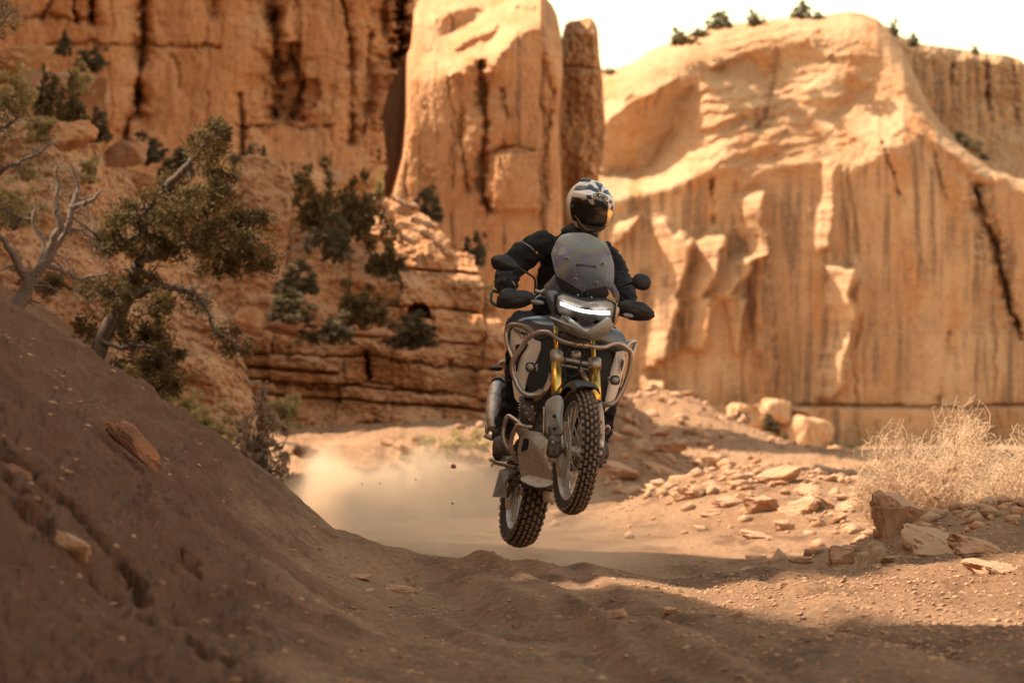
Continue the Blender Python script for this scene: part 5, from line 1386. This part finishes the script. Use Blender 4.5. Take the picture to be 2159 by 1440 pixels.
hb = panel('headlight_housing', [(1168,622),(1186,615),(1222,627),(1280,629),(1300,640),(1298,664),(1290,684),(1250,682),(1205,676),(1172,664)], 21.76, m_black, hl, .12, .02, k=3, round_=False)
strip_pts = [(1181,640),(1194,645),(1210,650.5),(1228,655.5),(1248,658.5),(1268,660),(1286,660)]
lo = [(x, y + 6.6) for x, y in reversed(strip_pts)]; up_ = [(x, y - 2.0) for x, y in strip_pts]
sv, sf = [], []
for i, (x, y) in enumerate(cr(np.array(strip_pts), 4)):
    d = 21.600 - .022 * math.sin(i / 24 * math.pi)
    sv += [V(x, y - 3.4, d), V(x, y + 3.4, d - .002), V(x, y + 3.4, d + .03), V(x, y - 3.4, d + .03)]
nS = len(sv) // 4
for i in range(nS - 1):
    for j in range(4): sf.append([i * 4 + j, i * 4 + (j + 1) % 4, i * 4 + 4 + (j + 1) % 4, i * 4 + 4 + j])
sf += [[0, 1, 2, 3], [(nS - 1) * 4 + j for j in range(4)][::-1]]
link('running_light_strip', mesh_np('running_light_strip', [tuple(v) for v in sv], sf, False), m_led, hl)
panel('lens_shade', [(1176,626),(1186,622),(1220,634),(1241,638),(1278,637),(1290,641),(1290,650),(1262,650),(1228,645),(1200,637),(1180,633)], 21.635, m_grey, hl, .01, .006, k=3, round_=False)

# screen, its carrier, wind deflectors
carrier = panel('screen_bracket', [(1172,582),(1192,594),(1226,612),(1248,616),(1280,603),(1284,620),(1275,633),(1248,637),(1222,633),(1190,621),(1180,604)], 21.84, m_black, bike, .10, .01, k=3, round_=False, gy=.2)
for x, y in ((1218.5, 622.5), (1247, 627)): blob('bracket_bolt', x, y, 21.80, 2.4, 2.4, .006, m_silver, carrier, seg=10)
merge_tubes('bracket_rib', [([(1227, 614, 21.825), (1226, 634, 21.825)], .004), ([(1240, 616, 21.825), (1239, 636, 21.825)], .004)], m_blackm, carrier, 5)
scr = panel('windscreen', [(1163,537),(1167,524),(1178,503),(1190,494.5),(1213,491.5),(1238,493),(1256,501),(1276,512),(1285,530),(1292,552),(1294,572),(1291,598),(1274,610),(1248,614.5),(1226,611),(1192,592),(1175,582),(1167.5,559)], 21.93, m_clear, bike, .004, .075, k=4, gy=-.55, rings=10, power=2.4, cen=(1230, 552))
merge_tubes('screen_edge', [([(x, y, 21.935 - .55 * (y - 552) / MX) for x, y in cr(np.array([(1163,537),(1167,524),(1178,503),(1190,494.5),(1213,491.5),(1238,493),(1256,501),(1276,512),(1285,530),(1292,552),(1294,572),(1291,598),(1274,610),(1248,614.5),(1226,611),(1192,592),(1175,582),(1167.5,559),(1163,537)], float), 3)], .0026)], m_lens, scr, 6)
merge_tubes('screen_crease', [([(1184, 503, 21.965), (1177, 528, 21.93), (1173, 548, 21.915), (1184, 561, 21.885), (1191, 588, 21.88)], .0017), ([(1272, 517, 21.95), (1286, 545, 21.93), (1291, 567, 21.915), (1281, 575, 21.895), (1277, 602, 21.88)], .0017)], m_lens, scr, 5)
ho = lambda y: 21.868 - .55 * (y - 552) / MX
panel('screen_slot', [(1214,556),(1257,562),(1256,567),(1215,561)], ho(561) - .012, m_black, scr, .006, .0, k=2, round_=False)
merge_tubes('slot_rim', [([(1217, 582, ho(582)), (1213.5, 556, ho(556) - .012), (1258.5, 561.5, ho(561) - .012), (1256.5, 588, ho(588))], .0018)], m_lens, scr, 5)
for x, y in ((1196, 545), (1271, 556), (1212.6, 589), (1257.6, 597)):
    gm = blob('screen_grommet', x, y, ho(y) - .002, 5.2, 4.4, .004, m_lens, scr, seg=16)
    blob('screen_bolt', x, y, ho(y) - .006, 2.6, 2.3, .004, m_black, scr, seg=10)
panel('wind_deflector', [(1169,580),(1160,592),(1148,604),(1147,628),(1163,618),(1174,613),(1190,619),(1184,600),(1176,585)], 21.86, m_clear, bike, .004, .02, k=3, round_=False)
panel('wind_deflector', [(1293,597),(1304,620),(1303,638),(1296,634),(1275,632),(1281,606)], 21.86, m_clear, bike, .004, .02, k=3, round_=False)
merge_tubes('deflector_edge', [([(1169, 580, 21.86), (1160, 592, 21.86), (1148, 604, 21.86), (1147, 628, 21.86), (1163, 618, 21.86), (1174, 613, 21.86), (1190, 619, 21.86)], .0022), ([(1293, 597, 21.86), (1304, 620, 21.86), (1303, 638, 21.86), (1290, 634, 21.86)], .0022)], m_lens, bike, 5)
panel('cowl', [(1150,618),(1168,612),(1180,622),(1176,650),(1168,668),(1158,650)], 21.82, m_tank, bike, .1, .02, k=3)
panel('cowl', [(1296,640),(1306,650),(1304,676),(1294,690),(1290,670)], 21.80, m_pipe, bike, .06, .01, k=3, round_=False)

# handlebar, guards, mirrors
tube('handlebar', [(1050, 628, 22.05), (1100, 622, 22.0), (1140, 628, 21.98), (1200, 640, 21.98), (1270, 650, 21.98), (1320, 648, 22.0), (1362, 652, 22.05)], .012, m_blackm, bike, 12, 5)
g1 = panel('hand_guard', [(1046,640),(1048,628),(1060,615),(1085,612),(1108,612),(1124,618),(1128,629),(1120,641),(1106,648),(1090,651.5),(1066,652),(1050,648)], 21.85, m_black, bike, .06, .035, k=3, round_=False, cen=(1090, 634))
tube('guard_frame', [(1048, 617, 22.0), (1040, 613, 21.98), (1037, 618, 21.95), (1035, 632, 21.9), (1040, 641, 21.88), (1056, 648, 21.86)], .008, m_black, g1, 10, 4)
panel('guard_ridge', [(1056,630),(1068,616),(1100,616),(1116,623),(1112,630),(1090,634),(1070,635)], 21.82, m_blackm, g1, .01, .004, k=3, round_=False)
g2 = panel('hand_guard', [(1301,643),(1306,636),(1330,634),(1356,637.5),(1368,646),(1379,657),(1381,668),(1368,676),(1345,677),(1328,675),(1310,664),(1303,655)], 21.85, m_black, bike, .06, .035, k=3, round_=False, cen=(1340, 655))
panel('guard_ridge', [(1318,640),(1354,641),(1364,652),(1374,661),(1350,660),(1325,654)], 21.82, m_blackm, g2, .01, .004, k=3, round_=False)
for (x, y, rx, ry, rot, bx, by) in ((1133, 637.5, 17, 6, 8, 1155, 642), (1324, 665.5, 13, 6, 8, 1302, 662)):
    i_ = blob('turn_signal', x, y, 21.80, rx, ry, .02, m_black, bike, rot, sup=2.6)
    blob('signal_lens', x, y, 21.785, rx * .86, ry * .78, .010, m_lens, i_, rot)
    merge_tubes('signal_stalk', [([(x + (rx if x < 1200 else -rx) * .7, y + 1, 21.81), (bx, by, 21.84)], .007)], m_black, i_, 8)
merge_tubes('brake_lever', [([(1140, 622, 21.93), (1120, 634, 21.86), (1095, 640, 21.84)], .006), ([(1128, 612, 21.95), (1140, 616, 21.95), (1150, 610, 21.95)], .010)], m_silver, bike, 8)
s1 = merge_tubes('mirror_stem', [([(1128.5, 618, 21.96), (1128.5, 604, 21.95), (1127, 588, 21.93), (1117, 579, 21.92), (1101, 570, 21.91), (1084, 556, 21.9)], [.009, .006, .006, .006, .006, .0075])], m_black, bike, 8)
mh = panel('mirror', [(1035,553),(1037,543),(1048,538),(1064,537.5),(1076,542),(1087,551),(1091,562),(1086,569),(1070,572),(1052,571),(1040,566)], 21.88, m_black, bike, .05, .035, k=3)
s2 = merge_tubes('mirror_stem', [([(1296, 612, 21.96), (1312, 603, 21.94), (1325, 598, 21.92), (1338, 594, 21.9)], [.0065, .006, .0075, .012])], m_black, bike, 8)
mh2 = blob('mirror', 1352.5, 594.5, 21.89, 20.5, 17.5, .035, m_black, bike, 18, seg=28, sup=2.3)
# ---------------------------------------------------------------- rider
m_jacket = plain('black_textile', (.0075, .008, .012), .85, bump=.5, bscale=70, vary=.35)
m_glove = plain('black_leather', (.018, .018, .020), .55, bump=.4, bscale=90, vary=.3)
m_boot = plain('dusty_boot', (.10, .07, .055), .7, bump=.4, bscale=70, vary=.5)
m_refl = plain('grey_piping', (.30, .28, .25), .5)
person = empty('person', V(1066, 968, 22.38), 'rider in black with a chequered white helmet crouching on the jumping motorcycle', 'person')
def skin_body(name, joints, bones, mat, parent, sub=2, root=0, wr=.015, wsc=15):
    v = [V(*j[:3]) for j in joints]
    me = bpy.data.meshes.new(name); off = world_loc(parent)
    me.from_pydata([tuple(p - off) for p in v], bones, [])
    o = bpy.data.objects.new(name, me); col.objects.link(o); o.parent = parent
    mod = o.modifiers.new('skin', 'SKIN'); mod.use_smooth_shade = True; mod.branch_smoothing = .6
    sk_ = me.skin_vertices[0].data
    for i, j in enumerate(joints):
        r0 = j[3]; sk_[i].radius = (r0, j[4] if len(j) > 4 else r0); sk_[i].use_root = (i == root)
    s = o.modifiers.new('sub', 'SUBSURF'); s.levels = s.render_levels = sub
    bpy.context.view_layer.update()
    m2 = bpy.data.meshes.new_from_object(o.evaluated_get(bpy.context.evaluated_depsgraph_get()))
    o.modifiers.clear(); o.data = m2; bpy.data.meshes.remove(me)
    m2.materials.clear(); m2.materials.append(mat)
    # folds of the cloth
    from mathutils import noise as mn
    nn = [v_.normal.copy() for v_ in m2.vertices]
    for v_, n_ in zip(m2.vertices, nn):
        c = v_.co
        f1 = mn.noise(Vector((c.x * wsc, c.y * wsc, c.z * wsc * 1.9)))
        f2 = 1 - abs(mn.noise(Vector((c.x * wsc * 1.5 + 9, c.y * wsc, c.z * wsc * 3.2 + c.x * 12)))) * 2
        v_.co = c + n_ * wr * (f1 + .9 * f2 - .4)
    m2.polygons.foreach_set('use_smooth', np.ones(len(m2.polygons), bool))
    return o
J = [ (1160, 712, 22.80, .150, .13),   # 0 pelvis
      (1180, 650, 22.68, .19, .12),   # 1 waist
      (1196, 590, 22.55, .24, .125),  # 2 belly
      (1204, 540, 22.42, .235, .125),  # 3 chest
      (1215, 502, 22.32, .120, .10),  # 4 neck base
      (1232, 470, 22.24, .062, .062),  # 5 neck
      (1160, 505, 22.40, .118, .11),   # 6 left-in-picture shoulder
      (1116, 528, 22.40, .094, .094),  # 7
      (1074, 566, 22.38, .082, .082),  # 8 elbow
      (1066, 592, 22.20, .068, .068),  # 9
      (1067, 612, 22.04, .055, .055),  # 10 wrist
      (1268, 524, 22.42, .092, .092),  # 11 other shoulder
      (1290, 558, 22.42, .088, .088),  # 12
      (1306, 594, 22.36, .078, .078),  # 13 elbow
      (1318, 620, 22.20, .068, .068),  # 14
      (1324, 640, 22.06, .046, .046),  # 15 wrist
      (1122, 700, 22.76, .115, .115),  # 16 hip
      (1100, 690, 22.52, .105, .105),  # 17 thigh
      (1094, 730, 22.34, .078, .078),  # 18 knee
      (1090, 790, 22.46, .070, .070),  # 19
      (1076, 860, 22.54, .068, .068),  # 20 shin
      (1061, 912, 22.56, .062, .062),  # 21 cuff
      (1060, 940, 22.56, .046, .046),  # 22 ankle
      (1210, 706, 22.76, .115, .115),  # 23 hip
      (1272, 712, 22.52, .100, .100),  # 24 thigh
      (1292, 750, 22.34, .078, .078),  # 25 knee
      (1284, 820, 22.46, .066, .066),  # 26
      (1272, 890, 22.54, .062, .062),  # 27
      (1270, 935, 22.56, .046, .046),  # 28 ankle
      (1244, 575, 22.50, .13, .12),   # 29 side of the chest
      (1226, 640, 22.62, .14, .12),
]
E = [(0,1),(1,2),(2,3),(3,4),(4,5),(3,6),(6,7),(7,8),(8,9),(9,10),(3,11),(11,12),(12,13),(13,14),(14,15),(0,16),(16,17),(17,18),(18,19),(19,20),(20,21),(21,22),(0,23),(23,24),(24,25),(25,26),(26,27),(27,28),(3,29),(29,30)]
body = skin_body('body', J, E, m_jacket, person, 3)
# piping on the sleeves, cuff band
merge_tubes('sleeve_piping', [([(1097, 508, 22.31), (1106, 513, 22.295), (1117, 520, 22.29), (1126, 529, 22.30)], .0042)], m_refl, person, 5)
merge_tubes('sleeve_piping', [([(1292, 564, 22.335), (1304, 563, 22.33), (1316, 564, 22.36)], .0042)], m_refl, person, 5)
tube('sleeve_tab', [(1130.5, 531, 22.30), (1132.5, 536, 22.30)], .006, m_gold, person, 6, 2)
tube('cuff_band', [(1066.5, 606, 22.10), (1067, 608, 22.085)], .0575, m_refl, person, 16, 2)
blob('collar', 1222, 492, 22.26, 40, 16, .10, m_jacket, person, 8)
# gloves: palm, four fingers closed round the grip and a thumb
def glove(cx_, cy_, Y, side, tilt):
    gl = blob('glove', cx_, cy_ - 8, Y + .01, 17, 11, .042, m_glove, person, tilt, sup=2.4)
    for k in range(4):
        x = cx_ - side * (-12 + k * 8.2); L = (1.0, 1.08, 1.04, .85)[k]
        y = cy_ - 7 + (x - cx_) * math.tan(R(tilt))
        merge_tubes('finger', [([(x, y - 3, Y - .015), (x - 1, y - 1, Y - .050 * L), (x - 1, y + 8 * L, Y - .058 * L), (x, y + 13 * L, Y - .035), (x, y + 12 * L, Y - .005)], [.011, .0115, .0105, .010, .008])], m_glove, gl, 9)
    merge_tubes('thumb', [([(cx_ + side * 14, cy_ - 6, Y + .01), (cx_ + side * 20, cy_ + 1, Y - .012), (cx_ + side * 19, cy_ + 8, Y - .030), (cx_ + side * 13, cy_ + 11, Y - .038)], [.013, .0125, .011, .009])], m_glove, gl, 9)
glove(1072, 626, 22.02, 1, -3)
glove(1326, 651, 22.04, -1, 6)
# boots
bt = panel('boot', [(1040,928),(1048,920),(1064,919),(1072,930),(1076,948),(1078,962),(1066,968),(1046,966),(1038,952)], 22.40, m_boot, person, .20, .06, k=3, cen=(1056, 948))
panel('boot_sole', [(1037,955),(1046,963),(1066,965),(1078,960),(1077,968),(1060,972),(1044,970)], 22.38, m_black, bt, .22, .01, k=2)
panel('boot', [(1262,930),(1276,928),(1284,945),(1282,966),(1264,970),(1258,950)], 22.46, m_boot, person, .20, .03, k=3)
tube('boot_cuff', [(1060, 905, 22.56), (1060, 926, 22.56)], .064, m_glove, person, 16, 2)

# helmet
Z7 = lambda pts: [(1180 + x / 10.285, 370 + y / 10.285) for x, y in pts]
DARK = [Z7(p) for p in (
 [(480,130),(530,95),(600,85),(690,105),(640,155),(560,150)],
 [(305,325),(350,240),(430,215),(600,230),(640,190),(700,210),(760,270),(830,290),(865,375),(780,370),(700,330),(600,310),(450,338)],
 [(740,130),(900,170),(940,190),(900,330),(935,375),(860,350),(820,240)],
 [(950,185),(1010,200),(1060,290),(1000,260)],
 [(950,330),(1010,320),(1060,300),(1060,360),(1140,400),(1155,480),(1080,430),(1000,410),(935,372)],
 [(560,425),(680,425),(720,520),(600,525)],
 [(480,545),(600,525),(690,635),(760,640),(735,520),(840,520),(960,545),(1060,580),(1050,715),(900,695),(740,670),(600,645)],
 [(1075,530),(1145,560),(1140,640),(1070,600)], [(1120,660),(1165,640),(1160,780),(1100,740)])]
BLU = np.array([.05, .07, .11]); WHT = np.array([.82, .79, .74])
def chess(c):
    qx, qy = proj(c)
    d = np.zeros(len(c))
    for p in DARK: d = np.maximum(d, inpoly(qx, qy, p))
    back = c[:, 1] > 22.2                         # the far side carries the same chequers
    ch = ((np.floor(c[:, 2] / .045) + np.floor((c[:, 0] + c[:, 1]) / .05)) % 2)
    d = np.where(back, ch, d)
    return WHT[None] * (1 - d[:, None]) + BLU[None] * d[:, None]
HC = V(1243, 431, 22.17)
fwd = Vector((.52, -.80, -.30)).normalized(); upv = (Vector((.10, -.18, 1)) - fwd * Vector((.10, -.18, 1)).dot(fwd)).normalized(); rt = fwd.cross(upv)
def hpt(az, el, k=1.0):
    """azimuth from straight ahead, elevation; shell shape in metres"""
    x = math.sin(az) * math.cos(el); y = math.cos(az) * math.cos(el); z = math.sin(el)
    sx_, sy_, sz_ = .128, .150, .140
    if z < 0:
        sz_ = .165; sy_ = .150 + .030 * max(0, y) * (-z) * 2
        sx_ = .128 - .018 * (-z)
    return HC + (rt * (x * sx_) + fwd * (y * sy_) + upv * (z * sz_)) * k
def hgrid(name, az0, az1, el0, el1, na, ne, k, mat, parent, thick=0.0, paint=None, wrap=False, elf=None):
    v = []; f = []
    for i in range(ne):
        for j in range(na):
            az = az0 + (az1 - az0) * j / (na - 1); t = i / (ne - 1)
            e0, e1 = elf(az) if elf else (el0, el1)
            v.append(tuple(hpt(az, e0 + (e1 - e0) * t, k)))
    for i in range(ne - 1):
        for j in range(na - 1): f.append([i * na + j, i * na + j + 1, (i + 1) * na + j + 1, (i + 1) * na + j])
    me = mesh_np(name, v, f)
    if thick:
        bm = bmesh.new(); bm.from_mesh(me); bmesh.ops.solidify(bm, geom=bm.faces, thickness=thick); bm.to_mesh(me); bm.free()
        me.polygons.foreach_set('use_smooth', np.ones(len(me.polygons), bool))
    if paint: paint_faces(me, paint)
    return link(name, me, mat, parent)
shell = hgrid('helmet', -math.pi, math.pi, -1.05, math.pi / 2, 220, 130, 1.0, m_print, person, paint=lambda c: np.where(((lambda q: q)(c)[:, 2:3] > -9), chess(c), chess(c)))
hgrid('eye_port', -1.5, 1.62, -.62, .42, 60, 30, 1.012, m_visor, shell)
gv_ = hgrid('visor', -1.15, -.22, 0, 0, 40, 20, 1.030, m_gvis, shell, elf=lambda a: (-.50 - .06 * math.cos(a), .30))  # gold part of the visor, the reflection is held in its colour
hgrid('visor_side', -.20, 1.5, 0, 0, 40, 20, 1.030, m_visor, shell, elf=lambda a: (-.56 + .10 * max(0, a - .42), .36))
hgrid('chin_bar', -1.25, 1.25, -1.05, -.58, 50, 14, 1.06, plain('chin_paint', (.10, .075, .06), .35, coat=.5, vary=.3, bscale=20), shell)
def tr_line(pts, r, mat, nm):
    w = [hpt(-a, e, k) for a, e, k in pts]
    c = cr(np.array([tuple(p) for p in w]), 5); v, f = tubes([(c, np.full(len(c), r))], 5); link(nm, mesh_np(nm, v, f), mat, shell)
tr_line([(-1.3, -.35, 1.05), (-1.0, -.62, 1.065), (-.7, -.78, 1.07), (-.35, -.72, 1.07), (0, -.80, 1.08), (.5, -.70, 1.07)], .0022, m_refl, 'chin_trim')
tr_line([(-.35, -.86, 1.07), (0, -.95, 1.075), (.45, -.84, 1.07)], .0020, m_refl, 'chin_trim')
for a_k in (-.12, .0, .12):
    tr_line([(-.30 + a_k, -.66, 1.07), (-.22 + a_k, -.78, 1.075)], .0028, m_black, 'chin_vent')
for e_k in (.16, -.06):
    p_ = hpt(1.42, e_k, 1.02); q_ = proj(np.array([tuple(p_)])); blob('visor_screw', float(q_[0][0]), float(q_[1][0]), p_.y, 4, 5, .010, m_blackm, shell, seg=12)
peak = panel('helmet_peak', Z7([(300,345),(450,335),(620,315),(800,368),(900,380),(1000,408),(1140,450),(1190,620),(1160,785),(1135,752),(1060,718),(900,692),(750,668),(600,642),(500,548),(430,500),(350,465),(285,470)]), 22.035, m_print, shell, .012, .075, k=5, round_=True, cen=Z7([(850, 500)])[0], rings=26, paint=chess, power=2.0, gx=-.05)
merge_tubes('helmet_vent', [([Z7([(470, 112)])[0] + (22.06,), Z7([(560, 92)])[0] + (22.05,), Z7([(660, 105)])[0] + (22.06,)], .010)], m_tank, shell, 8)
def oval(name, rx, ry, w_, mat, Y):
    n = 40; v = []; f = []
    a0 = R(14)
    for i in range(n):
        t = 2 * math.pi * i / n
        for k in (1.0, 1 - w_):
            x = rx * k * math.cos(t); y = ry * (k if w_ == 1 else (1 - (1 - k) * rx / ry)) * math.sin(t)
            X, Z = x * math.cos(a0) + y * math.sin(a0), -x * math.sin(a0) + y * math.cos(a0)
            v.append(tuple(V(*Z7([(885, 470)])[0], Y) + Vector((X, .06 * X, Z))))
    for i in range(n): f.append([2 * i, 2 * ((i + 1) % n), 2 * ((i + 1) % n) + 1, 2 * i + 1])
    me = mesh_np(name, v, f, False)
    bm = bmesh.new(); bm.from_mesh(me); bmesh.ops.remove_doubles(bm, verts=bm.verts, dist=1e-6); bmesh.ops.solidify(bm, geom=bm.faces, thickness=.001); bm.to_mesh(me); bm.free()
    return link(name, me, mat, shell)
oval('badge_field', .0465, .0215, 1.0, m_wtext, 21.938)
oval('badge_ring', .0440, .0190, .07, m_text, 21.935)
text_mesh('helmet_lettering', 'Arai', .0345, Z7([(878, 462)])[0], 21.9335, 14, m_text, shell, shear=.25, xs=1.05, gx=.06, bold=.0006)
# ---------------------------------------------------------------- dust and flying clods
def fly(px, py, Y, r, label):
    me = stone_mesh(int(px), n=12, sub=0); me.transform(Matrix.Diagonal((r * 2.4, r * 2, r * 2, 1)))
    o = bpy.data.objects.new('clod', me); col.objects.link(o); me.materials.append(mstone_red); o.location = V(px, py, Y)
    tag(o, label, 'clod', 'clods thrown up behind the motorcycle')
fly(957, 983, 22.5, .016, 'largest clod of earth flying in the dust left of the motorcycle')
fly(954, 1061, 22.6, .007, 'small flying clod below the largest one')
fly(876, 1011, 23.0, .006, 'tiny flying clod left of the largest one')
fly(801, 1019, 23.0, .005, 'tiny flying clod above the bright puff of dust')
fly(763, 1020, 23.0, .005, 'leftmost tiny flying clod above the dust')
def dust():
    c0 = Vector((-.8, 31.5, .75)); hs = Vector((3.4, 8.6, 1.15))
    bm = bmesh.new(); bmesh.ops.create_cube(bm, size=2.0)
    for v in bm.verts: v.co = Vector((v.co.x * hs.x, v.co.y * hs.y, v.co.z * hs.z))
    me = bpy.data.meshes.new('dust_cloud'); bm.to_mesh(me); bm.free()
    o = bpy.data.objects.new('dust_cloud', me); col.objects.link(o); o.location = c0
    tag(o, 'cloud of pale dust hanging over the road behind the motorcycle', kind='stuff')
    m = bpy.data.materials.new('dust'); m.use_nodes = True; nt = m.node_tree; nt.nodes.clear()
    out = nt.nodes.new('ShaderNodeOutputMaterial'); pv = nt.nodes.new('ShaderNodeVolumePrincipled')
    pv.inputs['Color'].default_value = (.96, .79, .60, 1); pv.inputs['Anisotropy'].default_value = .0
    nt.links.new(pv.outputs[0], out.inputs['Volume'])
    tc = nt.nodes.new('ShaderNodeTexCoord')
    nz = nt.nodes.new('ShaderNodeTexNoise'); nz.inputs['Scale'].default_value = 1.0; nz.inputs['Detail'].default_value = 5; nz.inputs['Distortion'].default_value = .6
    nt.links.new(tc.outputs['Object'], nz.inputs['Vector'])
    # the noise also pushes the puffs out of round
    wr = nt.nodes.new('ShaderNodeVectorMath'); wr.operation = 'MULTIPLY_ADD'
    sb = nt.nodes.new('ShaderNodeVectorMath'); sb.operation = 'SUBTRACT'; sb.inputs[1].default_value = (.5, .5, .5)
    nt.links.new(nz.outputs['Color'], sb.inputs[0])
    nt.links.new(sb.outputs[0], wr.inputs[0]); wr.inputs[1].default_value = (1.5, 2.2, 1.2); nt.links.new(tc.outputs['Object'], wr.inputs[2])
    total = None
    for px, py, Y, rx, rz, ry, den in ((712, 1055, 37.0, .30, .40, 1.0, 6), (790, 1050, 36.0, .40, .34, 1.2, .9), (870, 1095, 28.5, .50, .30, 1.2, 1.8), (985, 1080, 27.0, .50, .36, 1.0, 1.3), (890, 1035, 36.5, .55, .40, 1.2, 1.5),
                                       (1080, 1125, 25.2, .50, .22, .8, 1.2), (1200, 1150, 24.9, .45, .18, .7, 1.0), (1270, 1130, 26, .5, .22, 1.0, .5), (770, 1095, 32, .50, .26, 1.4, .8), (1000, 1030, 33, .5, .45, 1.4, .7), (950, 990, 33.0, .8, .40, 2.0, .16), (650, 1060, 32.0, .35, .4, 1.4, .2), (1140, 1060, 30, .6, .4, 1.6, .2)):
        c = V(px, py, Y) - c0
        mp = nt.nodes.new('ShaderNodeVectorMath'); mp.operation = 'SUBTRACT'; nt.links.new(wr.outputs[0], mp.inputs[0]); mp.inputs[1].default_value = c
        dv = nt.nodes.new('ShaderNodeVectorMath'); dv.operation = 'DIVIDE'; nt.links.new(mp.outputs[0], dv.inputs[0]); dv.inputs[1].default_value = (rx, ry, rz)
        ln = nt.nodes.new('ShaderNodeVectorMath'); ln.operation = 'LENGTH'; nt.links.new(dv.outputs[0], ln.inputs[0])
        mr = nt.nodes.new('ShaderNodeMapRange'); mr.interpolation_type = 'SMOOTHERSTEP'
        mr.inputs[1].default_value = 1.35; mr.inputs[2].default_value = .1; mr.inputs[3].default_value = 0; mr.inputs[4].default_value = den
        nt.links.new(ln.outputs['Value'], mr.inputs[0])
        if total is None: total = mr.outputs[0]
        else:
            ad = nt.nodes.new('ShaderNodeMath'); ad.operation = 'ADD'; nt.links.new(total, ad.inputs[0]); nt.links.new(mr.outputs[0], ad.inputs[1]); total = ad.outputs[0]
    n2 = nt.nodes.new('ShaderNodeTexNoise'); n2.inputs['Scale'].default_value = 2.2; n2.inputs['Detail'].default_value = 4
    nt.links.new(wr.outputs[0], n2.inputs['Vector'])
    mr = nt.nodes.new('ShaderNodeMapRange'); mr.inputs[1].default_value = .38; mr.inputs[2].default_value = .62; mr.inputs[3].default_value = .08; mr.inputs[4].default_value = 1.5
    nt.links.new(n2.outputs['Fac'], mr.inputs[0])
    ml = nt.nodes.new('ShaderNodeMath'); ml.operation = 'MULTIPLY'; nt.links.new(total, ml.inputs[0]); nt.links.new(mr.outputs[0], ml.inputs[1])
    nt.links.new(ml.outputs[0], pv.inputs['Density'])
    me.materials.append(m)
dust()
